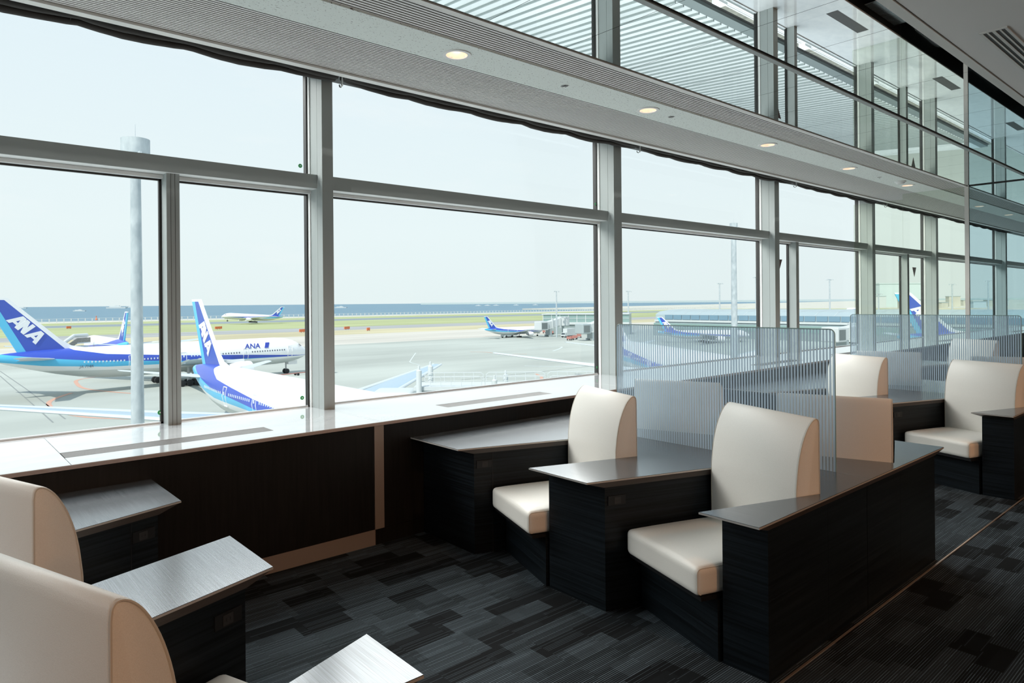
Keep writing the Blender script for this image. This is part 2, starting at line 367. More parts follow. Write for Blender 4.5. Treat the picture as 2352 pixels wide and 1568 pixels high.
# ---- curtain wall
GY = 5.12
cols = [(-8.0, 0.09), (-4.5, 0.09), (-1.05, 0.09), (2.455, 0.09), (5.92, 0.13), (9.47, 0.13), (12.96, 0.13), (16.28, 0.13), (21.62, 0.14), (25.0, 0.14)]
k = 1
for cx, w in cols:
    t = thing('window_%d' % k, None, None, kind='structure'); k += 1
    obj('mullion_front', MB().box((cx - w, 4.88, SZ), (cx, 4.965, MZ + 0.16)), 'mullion', t)
    obj('mullion_body', MB().box((cx - w, 4.968, SZ), (cx - 0.001, GY + 0.03, MZ + 0.16)), 'mullion', t)
    obj('reveal', MB().box((cx - w - 0.007, GY - 0.035, SZ), (cx - w, GY - 0.001, MZ + 0.16)), 'white', t)
    obj('mullion_joint', MB().box((cx - w + 0.004, 4.965, SZ), (cx - 0.004, 4.968, MZ + 0.16)), 'gasket', t)
    obj('gasket', MB().box((cx - w - 0.018, GY + 0.0, SZ), (cx - w, GY + 0.05, MZ + 0.16)).box((cx, GY, SZ), (cx + 0.018, GY + 0.05, MZ + 0.16)), 'gasket', t)
for i in range(len(cols) - 1):
    a = cols[i][0]; bb = cols[i + 1][0] - cols[i + 1][1]
    t = thing('window_%d' % k, None, None, kind='structure'); k += 1
    obj('transom', MB().box((a, 4.966, 2.547), (bb, GY + 0.0, 2.652)), 'mullion', t)
    obj('transom_lit_underside', MB().box((a, 4.972, 2.5455), (bb, GY - 0.045, 2.5468)), 'white', t)  # light thrown up by the sill put in as a white plate
    obj('transom_lip', MB().box((a, GY - 0.04, 2.52), (bb, GY + 0.01, 2.545)), 'white', t)  # lip painted white for the same light off the sill
    obj('transom_gasket', MB().box((a, GY + 0.0, 2.508), (bb, GY + 0.02, 2.52)).box((a, GY, 2.652), (bb, GY + 0.02, 2.66)), 'gasket', t)
    obj('sill_gasket', MB().box((a, GY + 0.0, SZ), (bb, GY + 0.03, SZ + 0.012)), 'stone', t)
    sub = {2: (1.295, 1.378), 5: (10.22, 10.31), 6: (14.86, 14.96)}.get(i)
    if sub:
        obj('sub_mullion', MB().box((sub[0], 5.0, SZ), (sub[1], GY + 0.03, 2.547)), 'mullion', t)
        obj('mullion_joint', MB().box((sub[0] + 0.026, 4.9985, SZ), (sub[0] + 0.028, 5.0, 2.547)).box((sub[1] - 0.03, 4.9985, SZ), (sub[1] - 0.028, 5.0, 2.547)), 'mull_dark', t)
        obj('gasket', MB().box((sub[0] - 0.016, GY, SZ), (sub[0], GY + 0.03, 2.547)).box((sub[1], GY, SZ), (sub[1] + 0.016, GY + 0.03, 2.547)), 'gasket', t)
        obj('pane', MB().box((a + 0.001, GY + 0.012, SZ + 0.01), (sub[0] - 0.001, GY + 0.013, 2.548)), 'glass', t)
        obj('pane', MB().box((sub[1] + 0.001, GY + 0.012, SZ + 0.01), (bb - 0.001, GY + 0.013, 2.548)), 'glass', t)
    else:
        obj('pane', MB().box((a + 0.001, GY + 0.012, SZ + 0.01), (bb - 0.001, GY + 0.013, 2.548)), 'glass', t)
    obj('pane', MB().box((a + 0.001, GY + 0.012, 2.65), (bb - 0.001, GY + 0.013, MZ + 0.17)), 'glass', t)

# glass wall dividing the lounge further along
gw = thing('window_%d' % k, None, None, kind='structure')
obj('pane', MB().box((12.0, 3.235, SZ * 0), (12.008, 4.10, MZ - 0.01)), 'clear', gw)
obj('pane', MB().box((12.0, 4.10, SZ + 0.001), (12.008, 4.86, MZ - 0.1)), 'clear', gw)
obj('pane', MB().box((12.0, -2.5, 0), (12.008, 3.18, MZ - 0.01)), 'tint', gw)
obj('post', MB().box((11.985, 3.18, 0), (12.025, 3.235, MZ - 0.01)), 'trimw', gw)
obj('head_rail', MB().box((11.99, -2.5, MZ - 0.012), (12.02, 3.18, MZ - 0.001)), 'gasket', gw)

# floor strip
tag(obj('trim_2', MB().box((2.6, 1.450, 0.0), (XR, 1.459, 0.004)), 'brass'), kind='structure')

# ---------------------------------------------------------------- small fittings on glass
for lab, x, z in (('green round sticker low on the glass left of the narrow mullion', 1.276, 0.915), ('green round sticker on the upper pane above the transom, left of first wide mullion', 2.30, 2.739),
                  ('green round sticker low on the glass left of the first wide mullion', 2.30, 0.915), ('green round sticker above the transom left of the second wide mullion', 5.77, 2.747),
                  ('green round sticker low on the glass left of the second wide mullion', 5.775, 0.915)):
    t = thing('sticker', lab, 'sticker', (x, GY + 0.008, z))
    d = MB(); ring = [(0.016 * math.cos(2 * PI * q / 16), 0, 0.016 * math.sin(2 * PI * q / 16)) for q in range(16)]
    d.loft([ring, [(a, -0.003, c) for a, b2, c in ring]]); obj('disc', d, 'green', t)
    d = MB(); ring = [(0.005 * math.cos(2 * PI * q / 10), -0.003, 0.005 * math.sin(2 * PI * q / 10)) for q in range(10)]
    d.loft([ring, [(a, -0.005, c) for a, b2, c in ring]]); obj('centre', d, 'white', t)
for lab, x, z, w in (('dark downward triangle marker beside the third wide mullion', 9.97, 2.275, 0.16), ('dark downward triangle marker high in the narrow pane far right', 15.66, 2.31, 0.22)):
    tag(obj('triangle_marker', MB().loft([[(x - w / 2, GY + 0.016, z), (x + w / 2, GY + 0.016, z), (x, GY + 0.016, z - w * 0.9)], [(x - w / 2, GY + 0.02, z), (x + w / 2, GY + 0.02, z), (x, GY + 0.02, z - w * 0.9)]]), 'redmark'), lab, 'marker')

# ---------------------------------------------------------------- downlights
def downlight(first=[None]):
    t = thing('downlight', '', 'light', (0, 0, MZ - 0.001))
    obj('rim', MB().lathe([(0.074, 0.0), (0.074, -0.006), (0.099, -0.006), (0.102, 0.0)], n=32), 'white', t, smooth=True)
    obj('reflector', MB().lathe([(0.0745, -0.004), (0.072, 0.012), (0.066, 0.044), (0.056, 0.074), (0.036, 0.080)], n=32), 'gold', t, smooth=True)
    obj('bulb', MB().lathe([(0.0005, 0.034), (0.022, 0.038), (0.034, 0.052), (0.036, 0.079)], n=24), 'lamp', t)
    return t
DL = [(2.819, 'round downlight with gold reflector, nearest in the ribbed soffit'), (4.937, 'gold downlight, second nearest in the ribbed soffit'),
      (7.051, 'gold downlight, third along the soffit, above the third window bay'), (9.142, 'gold downlight, fourth along the soffit'),
      (11.2, 'gold downlight in the soffit right beside the smoke detector'), (14.80, 'gold downlight seen just beyond the glass wall post'), (16.80, 'farthest gold downlight at the right edge of the picture')]
dl0 = None
for i, (x, lab) in enumerate(DL):
    if i == 0: dl0 = downlight(); dl0.location = (x, 3.76, MZ - 0.001); dl0['label'] = lab; dl0['group'] = 'downlights in the ribbed soffit'
    else: dup(dl0, (x, 3.76, MZ - 0.001), 0, lab)
    add_light('downlight_glow', 'SPOT', (x, 3.76, MZ - 0.012), 14, (1, 0.72, 0.48), rot=(0, 0, 0), spot_size=1.5, spot_blend=0.6, shadow_soft_size=0.04)
def sprinkler(x, lab, n=4):
    t = thing('sprinkler', lab, 'sprinkler', (x, 3.76, MZ), group='sprinklers in the soffit')
    obj('rosette', MB().lathe([(0.028, 0.0), (0.034, -0.004), (0.036, 0.0)], n=20), 'white', t, smooth=True)
    obj('recess', MB().lathe([(0.028, -0.001), (0.0004, -0.0012)], n=20), 'black', t)
    obj('nozzle', MB().tube([(0, 0, -0.001), (0, 0, -0.016)], 0.007).box((-0.018, -0.004, -0.019), (0.018, 0.004, -0.016)), 'chrome', t)
sprinkler(3.877, 'small round ceiling sprinkler between the first two downlights')
sprinkler(5.285, 'small ceiling sprinkler just right of the second downlight')
sprinkler(10.15, 'small ceiling sprinkler left of the smoke detector')
t = thing('smoke_detector', 'low white dome smoke detector beside the fifth downlight', 'detector', (10.75, 3.70, MZ))
obj('base', MB().lathe([(0.0005, 0.0), (0.075, 0.0), (0.075, -0.012), (0.06, -0.02)], n=24), 'white', t, smooth=True)
obj('dome', MB().lathe([(0.06, -0.02), (0.045, -0.038), (0.0005, -0.045)], n=24), 'white', t, smooth=True)
# slot diffuser
t = thing('slot_diffuser', 'white linear air diffuser with dark slots in the plain ceiling', 'vent', (5.163, 1.155, MZ))
obj('frame', MB().box((0, 0, -0.008), (3.0, 0.016, 0.01)).box((0, 0.134, -0.008), (3.0, 0.150, 0.01)).box((0, 0.016, -0.008), (0.016, 0.134, 0.01)).box((0.016, 0.066, -0.008), (3.0, 0.084, 0.01)), 'trimw', t)
obj('slot', MB().box((0.018, 0.018, -0.004), (3.0, 0.064, 0.0)), 'black', t)
obj('slot', MB().box((0.018, 0.086, -0.004), (3.0, 0.132, 0.0)), 'black', t)
obj('vane', MB().box((0.02, 0.036, -0.007), (3.0, 0.046, -0.0045)).box((0.02, 0.104, -0.007), (3.0, 0.114, -0.0045)), 'trimw', t)

# ---------------------------------------------------------------- rolled blinds
spans = [(-4.6, -1.2), (-1.1, 2.44), (2.50, 6.06), (6.12, 9.70), (9.76, 13.1), (13.2, 16.4), (16.5, 21.6)]
labs = ['rolled up dark blind off to the left', 'rolled up dark fabric blind above the left window bay', 'rolled dark blind above the second bay between two chrome brackets',
        'rolled dark blind above the third window bay', 'rolled dark blind above the fourth window bay', 'rolled dark blind above the fifth bay, up to the glass wall', 'farthest rolled dark blind, at the right edge']
for (a, bb), lab in zip(spans, labs):
    t = thing('rolled_blind', lab, 'blind', ((a + bb) / 2, 4.80, 3.4), group='rolled blinds along the window')
    rnd = random.Random(int(a * 100)); n = int((bb - a) / 0.06)
    for nm, r0, dz, dy, ph in (('fabric_roll', 0.045, 0.0, 0.0, 0.0), ('fabric_fold', 0.030, -0.040, 0.012, 1.3), ('fabric_fold', 0.034, -0.012, -0.035, 2.2)):
        pts, rr = [], []
        for q in range(n + 1):
            u = q / n; x = a + (bb - a) * u - (a + bb) / 2
            sag = 0.018 * abs(math.sin(PI * u * (bb - a) / 0.62)) ** 0.7
            end = min(1, 6 * min(u, 1 - u) + 0.25)
            pts.append((x, dy + rnd.uniform(-.003, .003), dz * end - sag * (1 if nm != 'fabric_roll' else 0.4) + 0.008)); rr.append(r0 * (0.88 + 0.14 * math.sin(9 * u * (bb - a) + ph) * 0.6 + rnd.uniform(-.03, .03)))
        obj(nm, MB().tube(pts, rr, 12), 'fabric', t, smooth=True)
    mb = MB(); x = a + 0.2
    while x < bb - 0.1: mb.tube([(x - (a + bb) / 2 + 0.049 * 0, 0.0 + 0.0495 * math.cos(w_), 0.006 + 0.0495 * math.sin(w_)) for w_ in [2 * PI * h / 14 for h in range(15)]], 0.0015, 4); x += 0.27
    tag(obj('cord_loop', mb, 'black', t), kind='stuff')
for x, lab in ((2.472, 'chrome blind bracket beside the first wide mullion'), (6.09, 'chrome blind bracket beside the second wide mullion'), (9.744, 'chrome blind bracket beside the third wide mullion'), (13.15, 'chrome blind bracket beside the fourth wide mullion')):
    t = thing('blind_bracket', lab, 'bracket', (x, 4.76, 3.34), group='blind brackets')
    obj('plate', MB().box((-0.007, -0.012, -0.03), (0.007, 0.0, 0.12)), 'chrome', t, bevel=0.002)
    obj('hook', MB().tube([(0, -0.006, -0.028), (0, 0.012, -0.036), (0, 0.03, -0.028), (0, 0.036, -0.01)], 0.005), 'chrome', t, smooth=True)

# ================================================================ SEATS AND DESKS (module facing -X, tips at x = 0, centre line at x = 1.145)
TH = math.radians(19.0)
e_ = (math.cos(TH), -math.sin(TH)); v_ = (math.sin(TH), math.cos(TH))
MOUTH = (2.098, 3.225); HW = 0.3400
SEC = 1.157
def rbox(lo, hi, r, nm=5, crown=0, rseg=3):
    cs = []
    for k in range(3):
        a, b2 = lo[k], hi[k]
        c = [a + r * (1 - math.cos(PI / 2 * q / rseg)) for q in range(rseg)] + [a + r + (b2 - a - 2 * r) * q / nm for q in range(nm + 1)] + [b2 - r * (1 - math.cos(PI / 2 * q / rseg)) for q in range(rseg - 1, -1, -1)]
        cs.append(c)
    V = {}; vs = []; fs = []
    def vid(p):
        key = tuple(round(c, 6) for c in p)
        if key not in V:
            q = [min(max(p[k], lo[k] + r), hi[k] - r) for k in range(3)]
            d = Vector([p[k] - q[k] for k in range(3)])
            # even angular spacing round the edge
            out = Vector(q) + (d.normalized() * r if d.length > 1e-9 else d)
            if crown:
                u = (p[0] - lo[0]) / (hi[0] - lo[0]); w = (p[1] - lo[1]) / (hi[1] - lo[1]); h = (p[2] - lo[2]) / (hi[2] - lo[2])
                out.z += crown * h * (1 - (2 * u - 1) ** 4) * (1 - (2 * w - 1) ** 4)
            V[key] = len(vs); vs.append(tuple(out))
        return V[key]
    for ax in range(3):
        b1, b2 = [(1, 2), (2, 0), (0, 1)][ax]
        for end in (0, -1):
            for i in range(len(cs[b1]) - 1):
                for j in range(len(cs[b2]) - 1):
                    q = []
                    for ii, jj in ((i, j), (i + 1, j), (i + 1, j + 1), (i, j + 1)):
                        p = [0, 0, 0]; p[ax] = cs[ax][end]; p[b1] = cs[b1][ii]; p[b2] = cs[b2][jj]; q.append(vid(p))
                    fs.append(tuple(q))
    return MB().add(vs, fs)
def make_seat():
    # local frame: +x = depth into the module, y = lateral, origin at mouth centre on the floor
    t = thing('lounge_seat', '', 'seat')
    hw = 0.316
    prof = [(0.684, 0.30), (0.684, 0.68), (0.690, 0.78), (0.703, 0.87), (0.724, 0.945), (0.748, 1.000), (0.772, 1.038), (0.796, 1.061), (0.815, 1.069), (0.829, 1.066), (0.838, 1.052), (0.8405, 1.03), (0.842, 0.68), (0.842, 0.30)]
    def cr_(P):
        o_ = [P[0], P[1]]
        for i in range(1, len(P) - 4):
            p0, p1, p2, p3 = P[i - 1], P[i], P[i + 1], P[i + 2]
            for q in (1 / 3, 2 / 3, 1.0):
                o_.append(tuple(0.5 * (2 * p1[k] + (p2[k] - p0[k]) * q + (2 * p0[k] - 5 * p1[k] + 4 * p2[k] - p3[k]) * q * q + (3 * p1[k] - p0[k] - 3 * p2[k] + p3[k]) * q ** 3) for k in (0, 1)))
        return o_ + P[-3:]
    prof = cr_(prof)
    mb = MB(); rings = []
    for yy, ins in ((-hw, 0.011), (-hw + 0.003, 0.004), (-hw + 0.010, 0.0), (hw - 0.010, 0.0), (hw - 0.003, 0.004), (hw, 0.011)):
        ring = []; n_ = len(prof)
        for q_ in range(n_):
            a_, b_ = prof[max(q_ - 1, 0)], prof[min(q_ + 1, n_ - 1)]
            tx, tz = b_[0] - a_[0], b_[1] - a_[1]; l_ = math.hypot(tx, tz) or 1
            ring.append((prof[q_][0] + tz / l_ * ins, yy, prof[q_][1] - tx / l_ * ins))
        rings.append(ring)
    mb.loft(rings)
    obj('backrest', mb, 'leather', t, smooth=True)
    for sgn in (-1, 1):
        pts = [(p[0], sgn * (hw - 0.0015), p[2]) for p in rings[1][:-1]]
        obj('piping', MB().tube(pts, 0.0032, 6), 'piping', t, smooth=True)
    c = obj('cushion', rbox((0.112, -0.302, 0.303), (0.69, 0.302, 0.437), 0.028, nm=9, crown=0.016), 'leather', t, smooth=True)
    for sgn in (-1, 1):
        y0 = sgn * 0.296; y0 = sgn * 0.2932; pts = [(0.69, y0, 0.4288)] + [(0.14 - 0.0198 * math.sin(w), y0, 0.409 + 0.0198 * math.cos(w)) for w in [PI / 2 * h / 5 for h in range(6)]] + [(0.14 - 0.0198 * math.cos(w), y0, 0.331 - 0.0198 * math.sin(w)) for w in [PI / 2 * h / 5 for h in range(6)]]
        obj('cushion_piping', MB().tube(pts, 0.0028, 6), 'piping', t, smooth=True)
    obj('seat_board', MB().box((0.135, -0.30, 0.283), (0.68, 0.30, 0.301)), 'black', t)
    obj('seat_base', MB().box((0.216, -0.314, 0.0), (0.68, 0.314, 0.282)), 'wood', t)
    return t
def mirror_poly(p): return [(-x, y) for x, y in p]
YE = 1.468  # aisle edge of the top
s2 = lambda M0: (0.689, M0 - 0.58); s1 = lambda M0: (0.900, M0 + 0.034)
k_ = 0.11 * math.tan(TH)
def make_desk():
    t = thing('desk_module', '', 'desk')
    M2, M1 = MOUTH
    def outline(tip, ye, g):
        # g: how far the outline is drawn back from the notch sides
        d = tip * math.tan(TH)
        return [(tip, ye), (SEC - 0.001, ye), (SEC - 0.001, 4.124), (tip, 4.124), (tip, M1 + HW - d + g), (s1(M1)[0] , s1(M1)[1] + g * 0.5), (s2(M1)[0], s2(M1)[1] - g * 0.5), (tip, M1 - HW - d - g),
                (tip, M2 + HW - d + g), (s1(M2)[0], s1(M2)[1] + g * 0.5), (s2(M2)[0], s2(M2)[1] - g * 0.5), (tip, M2 - HW - d - g)]
    full = outline(0.0, YE, 0.0); ins = outline(0.105, YE + 0.016, 0.010)
    top = MB(); top.loft([[(x, y, 0.692) for x, y in full], [(x, y, 0.700) for x, y in full]])
    o = obj('tabletop', top, 'top', t)
    edge = outline(-0.0012, YE - 0.0012, -0.0012)
    r1 = [(x, y, 0.6905) for x, y in edge]; r2 = [(x, y, 0.6985) for x, y in edge]
    obj('edge_band', MB().loft([r1, r2], cap=False), 'edge', t)
    obj('underside_bevel', MB().loft([[(x, y, 0.660) for x, y in ins], [(x, y, 0.6915) for x, y in full]]), 'bevel', t)
    g = 0.011
    def q(name, poly): return obj(name, MB().prism(poly, 0.0, 0.660), 'wood', t)
    M2l, M1l = M2, M1; d = 0.11 * math.tan(TH)
    q('pedestal', [(0.11, YE + 0.02), (0.689, YE + 0.02), (0.689, s2(M2)[1] - g), (0.11, M2 - HW - d - g)])
    q('pedestal', [(0.11, M2 + HW - d + g), (0.90, s1(M2)[1] + g), (0.689, s2(M1)[1] - g), (0.11, M1 - HW - d - g)])
    q('pedestal', [(0.11, M1 + HW - d + g), (0.90, s1(M1)[1] + g), (0.90, 4.124), (0.11, 4.124)])
    q('back_panel', [(0.6895, YE + 0.02), (SEC - 0.002, YE + 0.02), (SEC - 0.002, 4.124), (0.901, 4.124), (0.901, s1(M1)[1]), (0.690, s2(M1)[1]), (0.901, s1(M2)[1]), (0.690, s2(M2)[1])])
    # sockets on the aisle-facing flank of the two inner pedestals
    for M0 in (M2, M1):
        ox, oy = 0.11, M0 + HW - d + g
        def P(a, bb, z): return (ox + e_[0] * a - v_[0] * bb, oy + e_[1] * a - v_[1] * bb, z)
        def slab(a0, a1, z0, z1, d0, d1):
            return MB().loft([[P(a0, d0, z0), P(a1, d0, z0), P(a1, d0, z1), P(a0, d0, z1)], [P(a0, d1, z0), P(a1, d1, z0), P(a1, d1, z1), P(a0, d1, z1)]])
        pl = obj('power_outlet', slab(0.018, 0.125, 0.562, 0.612, 0.0, 0.006), 'outlet', t)
        obj('socket', slab(0.055, 0.095, 0.568, 0.603, 0.006, 0.008), 'socket', pl)
        mb = MB()
        for c0 in (0.066, 0.081): s_ = slab(c0, c0 + 0.003, 0.580, 0.592, 0.008, 0.0085); mb.add(s_.v, s_.f)
        obj('slot', mb, 'black', pl)
        if M0 == M1: obj('panel_gap', slab(0.128, 0.131, 0.0, 0.655, 0.0, 0.0015), 'black', t)
    return t
seat0 = make_seat(); desk0 = make_desk()
used = [False, False]
def put(o0, i, loc, rz, label, group, mirror=False):
    if not used[i]:
        used[i] = True; o0.location = loc; o0.rotation_euler = (0, 0, rz); o0['label'] = label; o0['group'] = group
        return o0
    return dup(o0, loc, rz, label, group, mirror)
def seat_at(cx, facing, which, label):
    M0 = MOUTH[which]
    x = cx - SEC if facing < 0 else cx + SEC
    return put(seat0, 0, (x, M0, 0), -TH if facing < 0 else TH, label, 'cream lounge seats', mirror=facing > 0)
def desk_at(cx, facing, label):
    return put(desk0, 1, (cx - SEC if facing < 0 else cx + SEC, 0, 0), 0, label, 'desk modules', mirror=facing > 0)
CA, CB, CC, CD_ = 3.812, 7.80, -0.18, 11.78
desk_at(CA, -1, 'black desk module with angled grey tops, nearest in the centre of the picture')
desk_at(CA, 1, 'far half of the centre desk, behind its striped glass, grey corner pointing right')
desk_at(CB, -1, 'black desk module at the right edge with a socket below its top')
desk_at(CB, 1, 'desk module behind the second striped screen at the right')
desk_at(CC, 1, 'desk with pale striped angled tops in the lower left corner')
desk_at(CD_, -1, 'farthest desk module, by the glass wall')
seat_at(CA, -1, 0, 'cream seat nearest the aisle in the centre, large rounded back')
seat_at(CA, -1, 1, 'cream seat between the window ledge and the centre aisle seat')
seat_at(CA, 1, 0, 'cream seat seen from behind, right of the striped glass end')
seat_at(CA, 1, 1, 'cream seat seen as a grey shape through the nearest striped glass')
seat_at(CB, -1, 0, 'wide cream seat at the right edge with its cushion in view')
seat_at(CB, -1, 1, 'cream seat back beyond the centre desk, left of the farther striped glass')
seat_at(CB, 1, 1, 'cream seat seen through the farther striped glass')
seat_at(CB, 1, 0, 'cream seat turned away just outside the right edge')
seat_at(CC, 1, 0, 'cream seat in the lower left corner, seen from behind with tan side')
seat_at(CC, 1, 1, 'cream seat back at the left edge beneath the window ledge')
seat_at(CD_, -1, 1, 'farthest cream seat on the window side, by the glass wall')
seat_at(CD_, -1, 0, 'farthest cream seat on the aisle side, by the glass wall')

def screen(cx, label):
    t = thing('glass_screen', label, 'screen', (cx, 1.656, 0.7005))
    w = 1.55; h = 0.785; r = 0.03; ring = []
    ring = [(0, 0), (w, 0)] + [(w - r + r * math.cos(a), h - r + r * math.sin(a)) for a in [PI / 2 * q / 6 for q in range(7)]] + [(r - r * math.sin(a), h - r + r * math.cos(a)) for a in [PI / 2 * q / 6 for q in range(7)]]
    obj('striped_pane', MB().loft([[(-0.0015, a, b2) for a, b2 in ring], [(0.0015, a, b2) for a, b2 in ring]], cap=True), 'striped', t)
    ring2 = [(a * 1.0 + (0.0016 if a > w / 2 else -0.0016), b2 + (0.0016 if b2 > .1 else 0.0)) for a, b2 in ring]
    rr = ring2[1:] + ring2[:1]
    obj('polished_edge', MB().tube([(0, a, b2) for a, b2 in rr], 0.0032, 6), 'glassedge', t, smooth=True)
screen(3.822, 'vertically striped frosted glass screen standing on the centre desk')
screen(7.805, 'striped frosted glass screen on the farther desk at the right')

# ================================================================ OUTSIDE
def grad(name, col, rough=0.9, var=0.06, scale=0.05, st=(1, 1, 1)):
    m = pr(name, col, rough, spec=0.1)
    c = lin(col) if max(col) > 1 else (*col[:3], 1)
    lo = tuple(x * (1 - var) for x in c[:3]) + (1,); hi = tuple(min(1, x * (1 + var)) for x in c[:3]) + (1,)
    return vary(m, scale, lo, hi, stretch=st, detail=6)
M['apron'] = grad('apron_concrete', (0.45, 0.475, 0.435), var=0.16, scale=0.012, st=(1, 3, 1))
M['apron2'] = grad('pale_concrete', (0.57, 0.54, 0.48), var=0.12, scale=0.02, st=(0.4, 3, 1))
M['drygrass'] = grad('dry_grass', (0.53, 0.48, 0.32), var=0.14, scale=0.02, st=(0.5, 2, 1))
M['grass'] = grad('grass', (0.40, 0.435, 0.235), var=0.14, scale=0.02, st=(0.5, 2, 1))
M['tarmac'] = grad('tarmac', (0.38, 0.385, 0.38), var=0.12, scale=0.03, st=(0.3, 2, 1))
M['runway'] = grad('runway_asphalt', (0.26, 0.30, 0.32), var=0.15, scale=0.03, st=(0.3, 2, 1))
M['beach'] = grad('shore_concrete', (0.56, 0.55, 0.48), var=0.1)
m = M['sea'] = pr('sea', (0.08, 0.155, 0.22), 0.6, spec=0.15); vary(m, 0.02, (0.13, 0.225, 0.29, 1), (0.19, 0.295, 0.36, 1), stretch=(1, 4, 1), detail=10)
M['haze'] = pr('hazy_land', (0.50, 0.57, 0.56), 0.9)  # distance haze is put into the pale land and slab colours
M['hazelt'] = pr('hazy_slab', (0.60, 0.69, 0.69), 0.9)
M['acwhite'] = pr('aircraft_white', (0.86, 0.87, 0.88), 0.35, spec=0.4)
M['acgrey'] = pr('aircraft_grey', (0.58, 0.64, 0.67), 0.4)
M['wingblue'] = pr('wing_panel', (0.38, 0.49, 0.57), 0.4)
M['blue'] = pr('livery_blue', (0.035, 0.065, 0.42), 0.3)
M['tyre'] = pr('tyre', (0.02, 0.022, 0.025), 0.7)
M['hub'] = pr('wheel_hub', (0.45, 0.46, 0.47), 0.5)
M['strut'] = pr('gear_strut', (0.45, 0.46, 0.47), 0.5)
M['winpane'] = pr('cabin_window', (0.10, 0.12, 0.16), 0.3)
M['winlight'] = pr('cabin_window_light', (0.75, 0.80, 0.85), 0.3)
M['bridge'] = pr('bridge_white', (0.60, 0.64, 0.64), 0.5)
M['bridgegrey'] = pr('bridge_grey', (0.38, 0.44, 0.45), 0.6)
M['galv'] = pr('galvanised_steel', (0.50, 0.56, 0.58), 0.55); vary(M['galv'], 3, (0.40, 0.46, 0.49, 1), (0.58, 0.64, 0.66, 1), stretch=(1, 1, .5))
M['pierglass'] = pr('pier_glass', (0.19, 0.31, 0.40), 0.2)
M['pierglass2'] = pr('pier_glass_green', (0.26, 0.38, 0.36), 0.3)
M['pierroof'] = pr('pier_roof', (0.38, 0.46, 0.48), 0.4)
M['pierwall'] = pr('pier_wall', (0.30, 0.36, 0.36), 0.7)
M['orange'] = pr('airfield_sign', (0.75, 0.20, 0.08), 0.6)
M['paintor'] = pr('orange_paint', (0.62, 0.36, 0.27), 0.8)
M['paintwh'] = pr('white_line_paint', (0.62, 0.68, 0.68), 0.8)
M['joint'] = pr('apron_joint', (0.26, 0.28, 0.27), 0.9)
M['gravel'] = pr('roof_gravel', (0.24, 0.235, 0.2), 0.9); vary(M['gravel'], 4, (0.17, 0.17, 0.15, 1), (0.33, 0.32, 0.27, 1))
M['gutter'] = pr('roof_gutter', (0.17, 0.20, 0.20), 0.7)
M['roofwh'] = pr('seamed_roof', (0.6, 0.64, 0.64), 0.5); vary(M['roofwh'], 0.6, (0.54, 0.57, 0.57, 1), (0.68, 0.71, 0.71, 1), stretch=(1, 0.4, 1))
M['seam'] = pr('roof_seam', (0.27, 0.31, 0.31), 0.6)
M['red'] = pr('red_equipment', (0.44, 0.20, 0.17), 0.6)
M['glassveh'] = pr('vehicle_glass', (0.06, 0.08, 0.09), 0.2)
M['greenveh'] = pr('green_vehicle', (0.12, 0.30, 0.26), 0.5)

def strip(name, y0, y1, mat, label, cat, x0=-2500, x1=5200, z=GZ, kind=None):
    o = obj(name, MB().box((x0, y0, z - 1), (x1, y1, z)), mat); return tag(o, label, cat, kind=kind or 'structure')
strip('apron', 5.6, 262, 'apron', None, None)
strip('apron', 262, 345, 'apron2', None, None)
strip('verge', 345, 405, 'drygrass', None, None)
strip('taxiway', 405, 462, 'tarmac', None, None)
strip('verge', 462, 640, 'grass', None, None)
strip('runway', 640, 715, 'runway', None, None)
strip('verge', 715, 815, 'grass', None, None)
strip('shore', 815, 905, 'beach', None, None)
tag(obj('sea', MB().box((-30000, 905, GZ - 3), (40000, 42000, GZ - 2.5)), 'sea'), kind='structure')
tag(obj('far_shore', MB().prism([(1250, 1380), (9000, 3600), (12000, 0), (1500, -400), (1300, 700)], GZ - 3, GZ + 0.3), 'beach'), kind='structure')
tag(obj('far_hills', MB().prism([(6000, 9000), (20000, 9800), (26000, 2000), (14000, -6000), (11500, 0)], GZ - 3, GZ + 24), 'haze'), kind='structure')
# shoreline fence
mb = MB()
for q in range(260): x = -250 + q * 6.5; mb.box((x, 858, GZ), (x + 0.9, 858.5, GZ + 4.0))
mb.box((-300, 858.1, GZ + 3.6), (1500, 858.4, GZ + 3.9)).box((-300, 858.1, GZ + 1.8), (1500, 858.4, GZ + 2.0))
tag(obj('shore_fence', mb, 'bridge'), 'long pale fence along the shoreline in front of the sea', 'fence')

# apron markings
def groundline(pts, w, mat, label, cat='marking', z=GZ + 0.02):
    if len(pts) > 3:
        P = [pts[0]] + list(pts) + [pts[-1]]; q2 = [pts[0]]
        for i in range(1, len(P) - 2):
            for f in (.2, .4, .6, .8, 1.0):
                q2.append(tuple(0.5 * (2 * P[i][k] + (P[i + 1][k] - P[i - 1][k]) * f + (2 * P[i - 1][k] - 5 * P[i][k] + 4 * P[i + 1][k] - P[i + 2][k]) * f * f + (3 * P[i][k] - P[i - 1][k] - 3 * P[i + 1][k] + P[i + 2][k]) * f ** 3) for k in (0, 1)))
        pts = q2
    mb = MB()
    for (a, b2) in zip(pts[:-1], pts[1:]):
        if (Vector(a) - Vector(b2)).length < 0.05: continue
        a = Vector((*a, 0)); b3 = Vector((*b2, 0)); d = (b3 - a).normalized(); nrm = Vector((-d.y, d.x, 0)) * w / 2
        mb.add([(*(a + nrm).xy, z), (*(a - nrm).xy, z), (*(b3 - nrm).xy, z), (*(b3 + nrm).xy, z)], [(0, 1, 2, 3)])
    return tag(obj('apron_marking', mb, mat), label, cat)
